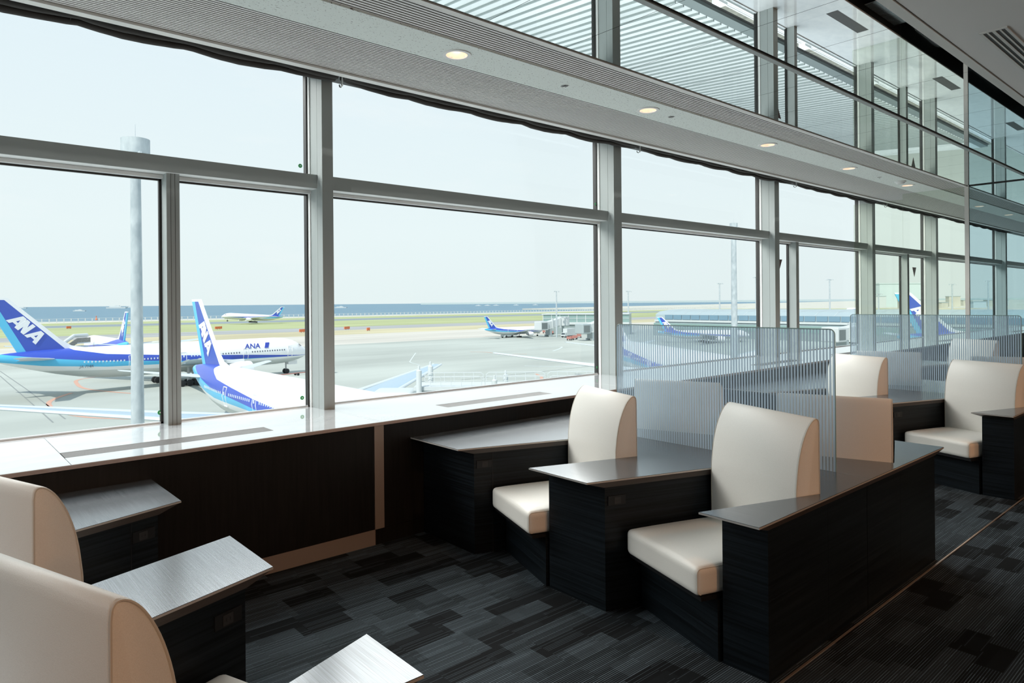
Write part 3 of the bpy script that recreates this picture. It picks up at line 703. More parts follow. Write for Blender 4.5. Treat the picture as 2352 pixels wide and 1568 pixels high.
def pg(x, y, z=GZ):
    dx = x - 1176; dy = y - 694.6; a = (dx - roll * dy) / 1568; b2 = (dy + roll * dx) / 1568; d = (EYE - z) / b2
    n = math.hypot(0.751, 0.66); return (d * (0.751 / n * a + 0.66 / n), d * (0.751 / n - 0.66 / n * a))
groundline([pg(*p) for p in ((225, 865), (180, 872), (176, 880), (195, 892), (260, 900), (330, 905))], 0.8, 'paintor', 'curved orange line on the concrete below the left airliner')
groundline([pg(*p) for p in ((165, 902), (125, 916), (112, 928), (135, 945), (200, 958), (300, 962))], 0.8, 'paintor', 'orange curve on the concrete beside the lamp mast foot')
groundline([pg(*p) for p in ((0, 863), (60, 915), (122, 970))], 0.22, 'joint', 'dark slab joint running down the concrete at the left edge')
groundline([pg(*p) for p in ((0, 852), (60, 893), (150, 962))], 0.22, 'joint', 'second dark slab joint at the left edge, nearer the mast')
groundline([pg(*p) for p in ((1060, 872), (1200, 858), (1380, 838))], 0.30, 'joint', 'dark joint line beyond the white walkway rails')
groundline([pg(*p) for p in ((955, 810), (944, 826), (943, 832), (965, 838))], 0.3, 'paintwh', 'small pale curved line on the concrete above the far wing')
groundline([pg(*p) for p in ((1205, 840), (1290, 842), (1375, 839))], 0.7, 'paintwh', 'pale dashed line far right on the concrete')
groundline([pg(*p) for p in ((1205, 800), (1284, 796), (1286, 800), (1270, 806))], 0.6, 'paintwh', 'thin pale hooked line below the parked small airliner')
groundline([pg(*p) for p in ((1080, 808), (1095, 808), (1120, 809), (1160, 813), (1210, 813))], 0.7, 'paintor', 'faded orange line in the middle of the open concrete')
groundline([pg(*p) for p in ((1230, 858), (1243, 864), (1245, 872))], 0.7, 'paintor', 'short orange mark just beyond the walkway rails')

# lettering
GA = [[(0, 0), (.27, 0), (.84, 1), (.56, 1)], [(.60, 1), (.86, 1), (.99, 0), (.72, 0)], [(.34, .20), (.76, .20), (.73, .40), (.46, .40)]]
GN = [[(0, 0), (.26, 0), (.40, 1), (.14, 1)], [(.14, 1), (.40, 1), (.72, 0), (.46, 0)], [(.46, 0), (.72, 0), (.86, 1), (.60, 1)]]
def word(org, d, u, h, adv, side, thick=0.03, hv=None):
    hv = hv or h
    kq = 0; mb = MB(); o = Vector(org); d = Vector(d).normalized(); u = Vector(u).normalized(); nn = Vector((0, side, 0)); p = 0
    for gl in (GA, GN, GA):
        for quad in gl:
            a = [o + d * ((x + p) * h) + u * (y * hv) for x, y in quad]
            mb.loft([[tuple(w) for w in a], [tuple(w + nn * thick * (1 + 0.35 * kq)) for w in a]]); kq += 1
        p += adv
    return mb

# livery material: u (nose to tail) and h (height) drive the paint
def livery(R, Lf, zc):
    m = pr('airliner_livery', (0.9, 0.9, 0.9), 0.28, spec=0.5); nt, b, L = nodes(m)
    tc = N(nt, 'ShaderNodeTexCoord'); s = N(nt, 'ShaderNodeSeparateXYZ'); L(tc.outputs['Object'], s.inputs[0])
    u = mth('DIVIDE', mth('MULTIPLY', s.outputs[0], -1.0, nt), Lf, nt); h = mth('DIVIDE', mth('SUBTRACT', s.outputs[2], zc, nt), R, nt)
    def curve(pts):
        r = N(nt, 'ShaderNodeValToRGB'); e = r.color_ramp.elements
        e[0].position = pts[0][0]; e[1].position = pts[-1][0]
        for i, (p, v) in enumerate(pts):
            el = e[0] if i == 0 else (e[-1] if i == len(pts) - 1 else e.new(p)); vv = (v + 2) / 4; el.color = (vv, vv, vv, 1)
        L(u, r.inputs[0]); sp = N(nt, 'ShaderNodeSeparateColor'); L(r.outputs[0], sp.inputs[0])
        return mth('SUBTRACT', mth('MULTIPLY', sp.outputs[0], 4.0, nt), 2.0, nt)
    btop = curve([(0.0, -0.42), (0.05, -0.40), (0.25, -0.12), (0.5, 0.18), (0.72, 0.55), (0.80, 0.88), (0.84, 1.5), (1.0, 1.9)])
    bbot = curve([(0.0, -0.42), (0.05, -0.45), (0.35, -0.32), (0.5, -0.18), (0.75, 0.18), (0.88, 0.50), (1.0, 0.9)])
    cbot = curve([(0.0, -0.44), (0.45, -0.36), (0.5, -0.34), (0.72, -0.22), (0.88, 0.05), (1.0, 0.45)])
    gbot = curve([(0.0, -0.55), (0.5, -0.62), (0.9, -0.25), (1.0, 0.2)])
    def mixc(f, a, bb):
        n = N(nt, 'ShaderNodeMixRGB'); L(f, n.inputs[0])
        for i, v in ((1, a), (2, bb)):
            if isinstance(v, tuple): n.inputs[i].default_value = v
            else: L(v, n.inputs[i])
        return n.outputs[0]
    c = mixc(mth('LESS_THAN', h, btop, nt), (0.90, 0.91, 0.92, 1), (0.05, 0.10, 0.52, 1))
    c = mixc(mth('LESS_THAN', h, bbot, nt), c, (0.10, 0.50, 0.78, 1))
    c = mixc(mth('LESS_THAN', h, cbot, nt), c, (0.80, 0.83, 0.83, 1))
    c = mixc(mth('LESS_THAN', h, gbot, nt), c, (0.55, 0.59, 0.58, 1))
    L(c, b.inputs['Base Color']); return m
def finmat(S, pts):
    # pts: LE root, LE tip, TE tip, TE root in local (x, z)
    m = pr('fin_livery', (0.05, 0.08, 0.45), 0.25, spec=0.6); nt, b, L = nodes(m)
    tc = N(nt, 'ShaderNodeTexCoord'); s = N(nt, 'ShaderNodeSeparateXYZ'); L(tc.outputs['Object'], s.inputs[0])
    x, z = s.outputs[0], s.outputs[2]
    (x0, z0), (x1, z1), (x2, z2), (x3, z3) = pts
    def xl(xa, za, xb, zb): k = (xb - xa) / (zb - za); return mth('ADD', mth('MULTIPLY', z, k, nt), xa - k * za, nt)
    le = xl(x0, z0, x1, z1); te = xl(x3, z3, x2, z2)
    cy = mth('LESS_THAN', mth('SUBTRACT', x, te, nt), 1.35 * S, nt)
    wh = mth('MAXIMUM', mth('LESS_THAN', mth('SUBTRACT', le, x, nt), 0.85 * S, nt), mth('GREATER_THAN', z, z1 - 0.35 * S, nt), nt)
    n1 = N(nt, 'ShaderNodeMixRGB'); L(cy, n1.inputs[0]); n1.inputs[1].default_value = (0.05, 0.105, 0.50, 1); n1.inputs[2].default_value = (0.12, 0.55, 0.82, 1)
    n2 = N(nt, 'ShaderNodeMixRGB'); L(wh, n2.inputs[0]); L(n1.outputs[0], n2.inputs[1]); n2.inputs[2].default_value = (0.9, 0.91, 0.92, 1)
    L(n2.outputs[0], b.inputs['Base Color']); return m
LM = {}
def airliner(S, loc, heading, label, title=True, detail=True, gear=True, pitch=0, shades='wingblue', slim=1.0):
    """wide-body shape; local x forward with the nose at x = 0, y to port, wheels on z = 0"""
    R = 3.1 * S * slim; Lf = 63.7 * S; zc = 5.55 * S
    key = (round(S, 3), round(slim, 3))
    t = thing('airliner', label, 'aircraft', loc, heading)
    if pitch: t.rotation_euler = (0, -pitch, heading)
    if key not in LM:
        # fin polygon
        fp = [(-50.6 * S, 8.0 * S), (-60.8 * S, 17.9 * S), (-64.5 * S, 17.9 * S), (-59.0 * S, 7.4 * S)]
        LM[key] = (livery(R, Lf, zc), finmat(S, fp), fp, zc, R, Lf)
    lm, fm, fp, zc, R, Lf = LM[key]
    secs = [(0.0, .02, -.28), (0.004, .13, -.27), (0.012, .27, -.24), (0.025, .44, -.20), (0.045, .64, -.13), (0.07, .82, -.06), (0.10, .94, -.02), (0.14, 1, 0), (0.3, 1, 0), (0.5, 1, 0), (0.66, 1, 0), (0.72, .97, .03),
            (0.78, .88, .11), (0.84, .74, .23), (0.90, .55, .38), (0.95, .36, .50), (0.985, .20, .58), (1.0, .08, .60)]
    mb = MB(); rings = []
    for u, rr, dz in secs:
        rings.append([(-u * Lf, R * rr * math.sin(2 * PI * q / 32), zc + R * dz + R * rr * math.cos(2 * PI * q / 32)) for q in range(32)])
    mb.loft(rings); fus = obj('fuselage', mb, lm, t, smooth=True)
    def wing(root_le, root_c, tip_le, tip_c, y0, y1, z0, z1, th, sgn, name, mat):
        mb = MB(); rings = []
        for f in (0, 0.35, 1.0):
            le = root_le + (tip_le - root_le) * f; c = root_c + (tip_c - root_c) * f if f != 0.35 else root_c + (tip_c - root_c) * 0.52
            y = y0 + (y1 - y0) * f; z = z0 + (z1 - z0) * f; tt = th * (c / root_c)
            pr_ = [(0, 0), (.04, .45), (.2, .9), (.45, 1), (.75, .55), (1, .05), (.75, -.2), (.4, -.45), (.1, -.35)]
            rings.append([(-(le + px_ * c) * S, sgn * y * S, (z + pz * tt) * S) for px_, pz in pr_])
        mb.loft(rings); return obj(name, mb, mat, t, smooth=True)
    for sgn in (-1, 1):
        w = wing(20, 13.5, 41.8, 2.2, 1.5, 30.4, 3.9, 7.2, 0.75, sgn, 'wing', shades)
        # white slats and flaps along the leading and trailing edge
        wing(19.7, 1.6, 41.6, 0.7, 1.6, 30.5, 3.95, 7.25, 0.45, sgn, 'slat', 'acgrey')
        wing(32.2, 1.9, 43.4, 0.7, 2.6, 30.3, 3.9, 7.22, 0.35, sgn, 'flap', 'acgrey')
        wing(53.2, 6.6, 60.6, 2.3, 0.8, 10.7, 6.7, 7.9, 0.35, sgn, 'tailplane', 'acgrey')
        # engine
        ex, ey, ez, er = -20.5 * S, sgn * 9.6 * S, 2.75 * S, 1.78 * S
        en = MB(); prof = [(0, .86), (.15, .96), (.8, 1.0), (2.6, 1.0), (4.2, .86), (5.0, .70)]
        en.loft([[(ex - a * S, ey + er * r_ * math.cos(2 * PI * q / 20), ez + er * r_ * math.sin(2 * PI * q / 20)) for q in range(20)] for a, r_ in prof], cap=False)
        e0 = obj('engine', en, 'acwhite', t, smooth=True)
        obj('intake', MB().loft([[(ex - 0.9 * S, ey + er * .85 * math.cos(2 * PI * q / 20), ez + er * .85 * math.sin(2 * PI * q / 20)) for q in range(20)], [(ex - 0.5 * S, ey + er * .1 * math.cos(2 * PI * q / 20), ez + er * .1 * math.sin(2 * PI * q / 20)) for q in range(20)]]), 'bridgegrey', e0, smooth=True)
        obj('exhaust', MB().loft([[(ex - 4.8 * S, ey + er * .62 * math.cos(2 * PI * q / 16), ez + er * .62 * math.sin(2 * PI * q / 16)) for q in range(16)], [(ex - 6.6 * S, ey + er * .3 * math.cos(2 * PI * q / 16), ez + er * .3 * math.sin(2 * PI * q / 16)) for q in range(16)]]), 'strut', e0, smooth=True)
        obj('pylon', MB().box((ex - 6.4 * S, ey - 0.2 * S, ez + 0.9 * er), (ex - 1.5 * S, ey + 0.2 * S, 5.0 * S)), 'acwhite', t)
    # fin with dorsal fillet
    (x0, z0), (x1, z1), (x2, z2), (x3, z3) = fp
    outl = [(x0 + 3.2 * S, z0 + 0.35 * S), (x0 - 0.4 * S, z0 + 1.1 * S), (x0 - 2.2 * S, z0 + 2.35 * S), (x1, z1), (x2, z2), (x3, z3), (x3, z3 - 1.2 * S), (x0 + 1 * S, z0 - 0.8 * S)]
    mb = MB(); mb.loft([[(a, -0.16 * S, c) for a, c in outl], [(a, 0.16 * S, c) for a, c in outl]]); fin = obj('tail_fin', mb, fm, t, bevel=0.0)
    for side in (-1, 1):
        if side < 0:   # starboard: reads downwards towards the nose
            obj('tail_lettering', word((-61.1 * S, -0.17 * S, 14.0 * S), (0.70, 0, -0.71), (0.70, 0, 0.72), 2.5 * S, .76, -1, 0.03 * S, 2.3 * S), 'acwhite', fin)
        else:
            obj('tail_lettering', word((-56.7 * S, 0.17 * S, 9.6 * S), (-0.70, 0, 0.71), (0.70, 0, 0.72), 2.5 * S, .76, 1, 0.03 * S, 2.3 * S), 'acwhite', fin)
    # cockpit glazing
    mb = MB()
    for sgn in (-1, 1):
        for a0, a1 in ((.10, .42), (.46, .78), (.82, 1.1)):
            q4 = []
            for a, lv in ((a0, .44), (a1, .44), (a1, .66), (a0, .66)):
                u_ = 0.028 + 0.006 * a * 3; rr = R * (0.60 + 0.10 * a * 2) 
                q4.append((-(0.036 + 0.012 * a + 0.006 * (lv > .5)) * Lf, sgn * math.sin(a * 1.1) * rr * (1.02 if lv < .5 else .86), zc + R * (0.28 + (0.0 if lv < .5 else 0.17))))
            mb.add(q4, [(0, 1, 2, 3)])
    obj('cockpit_window', mb, 'winpane', t)
    if detail:
        for sgn in (-1, 1):
            mb = MB(); ml = MB(); zz = zc + 0.10 * R; yw = sgn * R * math.sqrt(1 - 0.10 ** 2)
            q = 8.2
            while q < 50:
                if not any(abs(q - dd) < 1.2 for dd in (17.8, 31.5, 41.5)):
                    k = 1.0 if q < 44 else 1 - (q - 44) * 0.012
                    (ml if q > 24 else mb).box((-q * S - 0.11 * S, yw * k - 0.03, zz - 0.16 * S + max(0, q - 44) * 0.03 * S), (-q * S + 0.11 * S, yw * k + 0.03, zz + 0.16 * S + max(0, q - 44) * 0.03 * S))
                q += 0.62
            tag(obj('cabin_windows', mb, 'winpane', t), kind='stuff'); tag(obj('cabin_windows', ml, 'winlight', t), kind='stuff')
            for dd in (6.6, 17.8, 31.5, 41.5):
                fr = MB(); zb, zt = zc - 0.42 * R, zc + 0.36 * R
                yy = lambda z_: sgn * (R * math.sqrt(max(0, 1 - ((z_ - zc) / R) ** 2)) * (1 if dd > 8 else .97) + 0.03)
                def seg(xa, za, xb, zb_):
                    fr.tube([(xa, yy(za), za), ((xa + xb) / 2, yy((za + zb_) / 2), (za + zb_) / 2), (xb, yy(zb_), zb_)], 0.07 * S, 4)
                xa, xb = -(dd - .55) * S, -(dd + .55) * S
                seg(xa, zb, xa, zt); seg(xb, zb, xb, zt); seg(xa, zt, xb, zt); seg(xa, zb, xb, zb)
                dr = obj('door_frame', fr, 'acwhite', t)
                obj('door_window', MB().box((-dd * S - 0.14 * S, yy(zc + .1 * R) - 0.04, zc + 0.04 * R), (-dd * S + 0.14 * S, yy(zc + .1 * R) + 0.04, zc + 0.17 * R)), 'winlight', dr)
    if title:
        for sgn in (-1, 1):
            d = (1, 0, 0) if sgn < 0 else (-1, 0, 0)
            sy = sgn * (R * math.sqrt(1 - 0.36 ** 2) + 0.0)
            tilt = (0, -sgn * 0.50, 1)
            x_ = -(18.0 if sgn < 0 else 11.5) * S
            tu_ = Vector(tilt).normalized(); dv = Vector(d); nv = dv.cross(tu_)
            tm = text_mesh('ANA', 1.75 * S, 0.25, 0.05); tm.materials.append(M['blue'])
            to = bpy.data.objects.new('title_lettering', tm); COL.objects.link(to); to.parent = t
            yo = sgn * (R * math.sqrt(1 - 0.36 ** 2) + 0.10)
            to.matrix_local = Matrix(((dv.x, tu_.x, nv.x, x_), (dv.y, tu_.y, nv.y, yo), (dv.z, tu_.z, nv.z, zc + 0.34 * R), (0, 0, 0, 1)))
            xx = -(13.2 if sgn < 0 else 16.2) * S; dx = 1 if sgn < 0 else -1
            o3 = Vector((xx, sy, zc + 0.33 * R)); tu = Vector(tilt).normalized() * 1.3 * S
            q4 = [o3, o3 + Vector((dx * 0.9 * S, 0, 0)), o3 + Vector((dx * 1.5 * S, 0, 0)) + tu, o3 + Vector((dx * .6 * S, 0, 0)) + tu]
            obj('title_emblem', MB().loft([[tuple(w) for w in q4], [tuple(w + Vector((0, sgn * .18, 0))) for w in q4]]), 'blue', t)
    if gear:
        def wheel(par, x, y, r_, w_):
            ring = lambda yy, rr: [(x + rr * math.cos(2 * PI * q / 16), yy, r_ + rr * math.sin(2 * PI * q / 16)) for q in range(16)]
            wh = obj('wheel', MB().loft([ring(y - w_, r_ * .8), ring(y - w_ * .7, r_), ring(y + w_ * .7, r_), ring(y + w_, r_ * .8)]), 'tyre', par, smooth=True)
        ng = obj('nose_gear', MB().tube([(-5.9 * S, 0, .6 * S), (-5.9 * S, 0, 3.4 * S)], .18 * S).box((-6.1 * S, -.5 * S, .5 * S), (-5.7 * S, .5 * S, .7 * S)), 'strut', t)
        obj('gear_door', MB().box((-5.6 * S, 0.5 * S, 2.1 * S), (-3.2 * S, .56 * S, 3.0 * S)).box((-5.6 * S, -0.56 * S, 2.1 * S), (-3.2 * S, -.5 * S, 3.0 * S)), 'acwhite', t)
        for y in (-.45, .45): wheel(ng, -5.9 * S, y * S, .58 * S, .2 * S)
        for sgn in (-1, 1):
            mg = obj('main_gear', MB().tube([(-31.8 * S, sgn * 5.5 * S, .7 * S), (-31.6 * S, sgn * 5.2 * S, 3.8 * S)], .26 * S).box((-33.4 * S, sgn * 5.5 * S - .12 * S, .6 * S), (-30.2 * S, sgn * 5.5 * S + .12 * S, .85 * S)).tube([(-31.8 * S, sgn * 5.4 * S, 1.2 * S), (-29 * S, sgn * 4.2 * S, 3.8 * S)], .14 * S), 'strut', t)
            for xx in (-33.3, -31.8, -30.3):
                for y in (-.7, .7): wheel(mg, xx * S, sgn * 5.5 * S + y * S, .67 * S, .24 * S)
    return t
S1 = 1.04
h1 = math.atan2(163.7 - 159.0, 69.3 - 41.9)
p1 = airliner(S1, (69.3 + 5.9 * S1 * math.cos(h1), 163.7 + 5.9 * S1 * math.sin(h1), GZ), h1, 'large white and blue airliner side-on at the left, nose pointing right')
p2 = airliner(1.0, (32.5, 47.0, GZ), -PI / 2, 'nearest blue-tailed airliner, its white back running down towards the window ledge')
airliner(0.86, (45.0, 268, GZ), PI / 2, 'airliner facing away behind the left one, dark fin seen nearly edge-on', detail=False, title=False)
p4a = pg(508, 737)
p4 = airliner(0.86, (199, 604, GZ + 3.2), PI + 0.02, 'airliner lifting off with its nose up before the sea', detail=False, title=False, gear=True, pitch=math.radians(4), shades='acwhite')
airliner(0.59, (240.5, 250.5, GZ), 0.0, 'small airliner parked side-on in mid distance with slanted tail letters', title=False, shades='acgrey')
airliner(0.59, (258, 146, GZ), -0.72, 'small airliner by the curved terminal roof, seen through the striped glass', title=False, detail=False)
airliner(1.0, (89.6, 49.6, GZ), math.radians(-120), 'large airliner nosed in at the next stand, seen through the striped glass', shades='acwhite', title=False)
p7 = airliner(1.04, (227, 15, GZ), -0.82, 'large airliner whose blue tail shows in the far right window bays')
airliner(0.59, (1010, 420, GZ), PI - 0.2, 'tiny distant airliner tail beyond the terminal roof', title=False, detail=False)

# registration on the big airliner
me = text_mesh('JA 714A', 0.72, 0.3, 0.01)
o = bpy.data.objects.new('registration_text', me); COL.objects.link(o); me.materials.append(M['winpane']); o.parent = p1
o.matrix_local = Matrix.Translation((-50.6 * S1, -2.92 * S1, 4.95 * S1)) @ Matrix.Rotation(PI / 2 + 0.0, 4, 'X')

# ---------------------------------------------------------------- lamp masts
def mast(x, y, h, r, label, drum=True, group='airport lamp masts', base=GZ, arms=True, drr=None):
    t = thing('lamp_mast', label, 'mast', (x, y, base), group=group)
    obj('pole', MB().tube([(0, 0, 0), (0, 0, h * .5), (0, 0, h)], [r, r * .86, r * .66], 20), 'galv', t, smooth=True)
    dr = drr or r * 2.0
    hh = dr * 1.15
    if drum:
        obj('lamp_drum', MB().lathe([(0.001, h), (dr, h), (dr, h + hh), (0.001, h + hh)], n=28), 'galv', t, smooth=True)
        obj('lightning_rod', MB().tube([(0, 0, h + hh), (0, 0, h + hh * 2)], r * .03, 6), 'galv', t)
    if arms:
        obj('lamp_arm', MB().box((-dr * 1.6, -dr * .08, h - dr * .2), (dr * 1.6, dr * .08, h)).box((-dr * .08, -dr * 1.6, h - dr * .2), (dr * .08, dr * 1.6, h)), 'galv', t)
        for (ax, ay) in ((1.5, 0), (-1.5, 0), (0, 1.5), (0, -1.5)):
            obj('floodlight', MB().box((ax * dr - dr * .35, ay * dr - dr * .3, h - dr * .55), (ax * dr + dr * .35, ay * dr + dr * .3, h - dr * .2)), 'bridge', t)
    return t
def cw(a, d):
    n = math.hypot(0.751, 0.66); return (d * (0.751 / n * a + 0.66 / n), d * (0.751 / n - 0.66 / n * a))
d = 32.0; q = cw(-0.5497, d); hz = 1.65 + 0.2365 * d - 0.05 - GZ
mast(q[0], q[1], 1.65 + 0.2215 * d - GZ, 0.325, 'tall near lamp mast with drum head in the left window', drr=0.615)
d = 80; q = cw(0.3255, d)
mast(q[0], q[1], 1.65 + 0.107 * d - GZ, 0.42, 'tall lamp mast with drum head in the third window bay', drr=0.45)
for x_, ytop, d, lab in ((1278, 668, 330, 'thin lamp mast behind the jet bridge, left of the second wide mullion'), (1368, 652, 284, 'thin taller lamp mast just left of the second wide mullion'), (1443, 668, 420, 'thin lamp mast just right of the second wide mullion'),
                         (1653, 650, 420, 'thin lamp mast left of the drum-headed mast in the third bay'), (1737, 636, 380, 'lamp mast head just left of the third wide mullion'), (1906, 641, 380, 'thin lamp mast alone in the fourth bay'), (2187, 652, 420, 'thin lamp mast in the sixth bay before the glass wall post'),
                         (2270, 644, 400, 'thin lamp mast seen through the tinted glass'), (2018, 674, 500, 'faint thin lamp mast beside the fourth wide mullion')):
    a = (x_ - 1176) / 1568; q = cw(a, d); zt = EYE - (ytop - 694.6 + roll * (x_ - 1176)) / 1568 * d
    mast(q[0], q[1], zt - GZ, d * 0.0012, lab, drum=False, drr=d * 0.003)

# ---------------------------------------------------------------- near boarding bridge with rails
dirx = Vector((0.751, -0.66, 0)).normalized(); q = cw(-0.138, 66)
jb = thing('boarding_bridge', 'white boarding bridge with roof railings beside the nearest airliner', 'bridge', (q[0], q[1], GZ), math.atan2(dirx.y, dirx.x))
zr = -6.2 - GZ
obj('tunnel', MB().box((0, -1.6, zr - 3.0), (34, 1.6, zr - 0.35)), 'bridge', jb)
obj('roof_deck', MB().box((-0.2, -1.9, zr - 0.35), (34, 1.9, zr)), 'bridge', jb)
for i in range(30): obj('wall_rib', MB().box((0.6 + i * 1.05, -1.72, zr - 2.9), (0.75 + i * 1.05, -1.6, zr - 0.36)), 'bridgegrey', jb)
for i in range(5):
    mb = MB(); x0 = 0.4 + i * 6.1
    for yy in (-1.75, 1.75):
        mb.tube([(x0, yy, zr), (x0, yy, zr + .75), (x0 + .25, yy, zr + .95), (x0 + 5.55, yy, zr + .95), (x0 + 5.8, yy, zr + .75), (x0 + 5.8, yy, zr)], .035, 6)
        mb.tube([(x0, yy, zr + .5), (x0 + 5.8, yy, zr + .5)], .025, 5)
        for k2 in range(1, 6): mb.tube([(x0 + k2 * .97, yy, zr), (x0 + k2 * .97, yy, zr + .95)], .025, 5)
    obj('roof_railing', mb, 'bridge', jb)
obj('cab', rbox((-4.4, -2.2, zr - 3.2), (-0.3, 2.2, zr - 0.5), 0.5, nm=3), 'bridge', jb, smooth=True)
obj('canopy', MB().loft([[(-0.3, -2.0, zr - 3.1), (-0.3, 2.0, zr - 3.1), (-0.3, 2.0, zr - .6), (-0.3, -2.0, zr - .6)], [(0.0, -1.6, zr - 3.0), (0.0, 1.6, zr - 3.0), (0.0, 1.6, zr - .7), (0.0, -1.6, zr - .7)]]), 'bridgegrey', jb)
for (a, b2) in ((0.35, -2.2), (0.9, 2.2), (7.4, -2.2), (8.4, 2.2)):
    hgt = zr + (1.55 if a < 3 else 0.6)
    cl = obj('lift_column', MB().lathe([(0.001, hgt + .5), (.10, hgt + .45), (.12, hgt + .1), (.26, hgt), (.26, zr - 5), (.001, zr - 5)], (a, b2, 0), 14), 'bridge', jb, smooth=True)
obj('wheel_carriage', MB().box((3.0, -1.8, 0.9), (4.4, 1.8, zr - 3.2)).box((3.2, -2.2, 0.3), (4.2, 2.2, 0.9)), 'bridgegrey', jb)

# far boarding bridges
def far_bridge(xa, ya, xb, yb, dd, lab, w=3.4, hh=3.4, cab=True, za=-6.6, zb=-5.6, grey=False):
    A = cw((xa - 1176) / 1568, dd); B = cw((xb - 1176) / 1568, dd + 6)
    A = Vector((*A, 0)); B = Vector((*B, 0)); dr = (B - A); Ln = dr.length
    t = thing('boarding_bridge', lab, 'bridge', (A.x, A.y, GZ), math.atan2(dr.y, dr.x))
    za -= GZ; zb -= GZ
    obj('tunnel', MB().loft([[(0, -w / 2, za - hh), (0, w / 2, za - hh), (0, w / 2, za), (0, -w / 2, za)], [(Ln, -w / 2, zb - hh), (Ln, w / 2, zb - hh), (Ln, w / 2, zb), (Ln, -w / 2, zb)]]), 'bridge', t)
    obj('rotunda', MB().lathe([(.01, zb + .5), (3.2, zb + .5), (3.2, zb - hh - .5), (.01, zb - hh - .5)], (Ln + 2, 0, 0), 16), 'bridge', t)
    obj('support', MB().tube([(Ln + 2, 0, 0), (Ln + 2, 0, zb - hh)], .6), 'bridgegrey', t)
    if cab:
        obj('cab', MB().box((-5, -2.6, za - hh - .4), (0, 2.6, za + .5)), 'bridgegrey' if grey else 'bridge', t, bevel=.3)
        obj('cab_opening', MB().box((-4.4, -2.66, za - hh + .2), (-.8, -2.6, za - .2)), 'gutter', t)
        obj('wheel_carriage', MB().box((1.5, -1.6, .8), (3.0, 1.6, za - hh)).box((1.3, -2.2, 0), (3.2, -1.2, 1)).box((1.3, 1.2, 0), (3.2, 2.2, 1)), 'bridgegrey', t)
    for qx in (3, 8): obj('lift_column', MB().box((qx, -2.1, za - 3), (qx + .6, -1.7, za + 2)), 'bridge', t)
far_bridge(1252, 0, 1286, 0, 336, 'white boarding bridge over the nose of the small parked airliner', za=-8.2, zb=-6.2)
far_bridge(1348, 0, 1384, 0, 300, 'grey-cabbed boarding bridge left of the second wide mullion', za=-8.4, zb=-5.8, grey=True)
far_bridge(1925, 0, 1965, 0, 200, 'boarding bridge between the two striped screens', za=-6.8, zb=-6.0)

# pier with curved glass roof
pier = thing('terminal_pier', 'long terminal pier with curved metal roof and blue window band', 'building', (300, 0, GZ))
Y0, Y1 = -260, 209
prof = [(-22, 0), (-22, 6.3), (-21, 6.6), (-21, 8.0), (-20.6, 10.4), (-17, 11.9), (-10, 12.6), (0, 12.9), (14, 12.7), (30, 11.5), (34, 9.5), (34, 0)]
obj('shell', MB().loft([[(a, Y0, c) for a, c in prof], [(a, Y1, c) for a, c in prof]]), 'pierroof', pier)
pw0 = None
for i in range(0, 92):
    y0 = Y1 - 6 - i * 5
    if pw0 is None: pw0 = obj('window', MB().box((-21.35, -4.5, 8.1), (-20.9, 0, 10.3)), 'pierglass', pier, loc=(0, y0, 0))
    else: c = pw0.copy(); COL.objects.link(c); c.location = (0, y0, 0)
obj('lower_wall', MB().box((-22.3, Y0, 0.0), (-22.0, Y1, 3.4)), 'pierwall', pier)
obj('lower_band', MB().box((-22.4, Y0, 3.4), (-22.0, Y1, 6.2)), 'pierglass2', pier)
obj('parapet', MB().box((-21.8, Y0, 7.0), (-21.4, Y1, 7.9)), 'bridge', pier)
mb = MB()
for i in range(0, 60): y0 = Y1 - i * 8; mb.loft([[(a - .06, y0, c + .05) for a, c in prof[4:9]], [(a - .06, y0 + .2, c + .05) for a, c in prof[4:9]]], cap=False, closed=False)
tag(obj('roof_rib', mb, 'bridge', pier), kind='stuff')
A = Vector((252, 262, 0)); B = Vector((277, 224, 0)); dr = B - A
cor = thing('glazed_corridor', 'low green-glazed corridor running to the pier behind the boarding bridges', 'building', (A.x, A.y, GZ), math.atan2(dr.y, dr.x))
Ln = dr.length
obj('lower_floor', MB().box((4, 0, 0), (Ln, 12, 5.2)), 'pierwall', cor)
obj('deck_band', MB().box((0, -.8, 5.2), (Ln, 12.5, 6.4)), 'bridge', cor)
obj('glazing', MB().box((0, 0, 6.4), (Ln, 12, 10.4)), 'pierglass2', cor)
obj('roof', MB().box((-.5, -.5, 10.4), (Ln, 12.5, 10.9)), 'bridge', cor)
for i in range(10): obj('glazing_mullion', MB().box((i * Ln / 10, -.15, 6.4), (i * Ln / 10 + .35, 0, 10.4)), 'bridge', cor)
obj('mid_rail', MB().box((0, -.12, 8.3), (Ln, 0, 8.55)), 'bridge', cor)
# distant hangars and city, right
rnd = random.Random(5)
ORD = ['leftmost', 'second', 'third', 'fourth', 'fifth', 'sixth', 'seventh', 'eighth', 'ninth', 'tenth', 'eleventh', 'rightmost']
for i in range(12):
    a = 0.52 + i * 0.018; dd = 1250 + (i % 3) * 190; q = cw(a, dd); hh = rnd.uniform(8, 26); w = rnd.uniform(7, 11)
    t = thing('distant_building', '%s of the hazy pale low skyline buildings at the right' % (ORD[i] + ('' if i in (0, 11) else ' from the left')), 'building', (q[0], q[1], GZ), -0.72 + rnd.uniform(-.3, .3), group='hazy skyline buildings')
    mt = rnd.choice(['bridge', 'beach', 'bridgegrey', 'acgrey'])
    obj('wall', MB().box((-w, -9, 0), (w, 9, hh)), mt, t); obj('roof', MB().box((-w - 1, -9.5, hh), (w + 1, 9.5, hh + 1)), 'pierroof', t)
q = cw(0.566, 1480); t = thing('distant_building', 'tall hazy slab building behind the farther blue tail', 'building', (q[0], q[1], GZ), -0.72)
obj('wall', MB().box((-48, -14, 0), (48, 14, 50)), 'hazelt', t); obj('roof', MB().box((-49, -15, 50), (49, 15, 52)), 'hazelt', t)

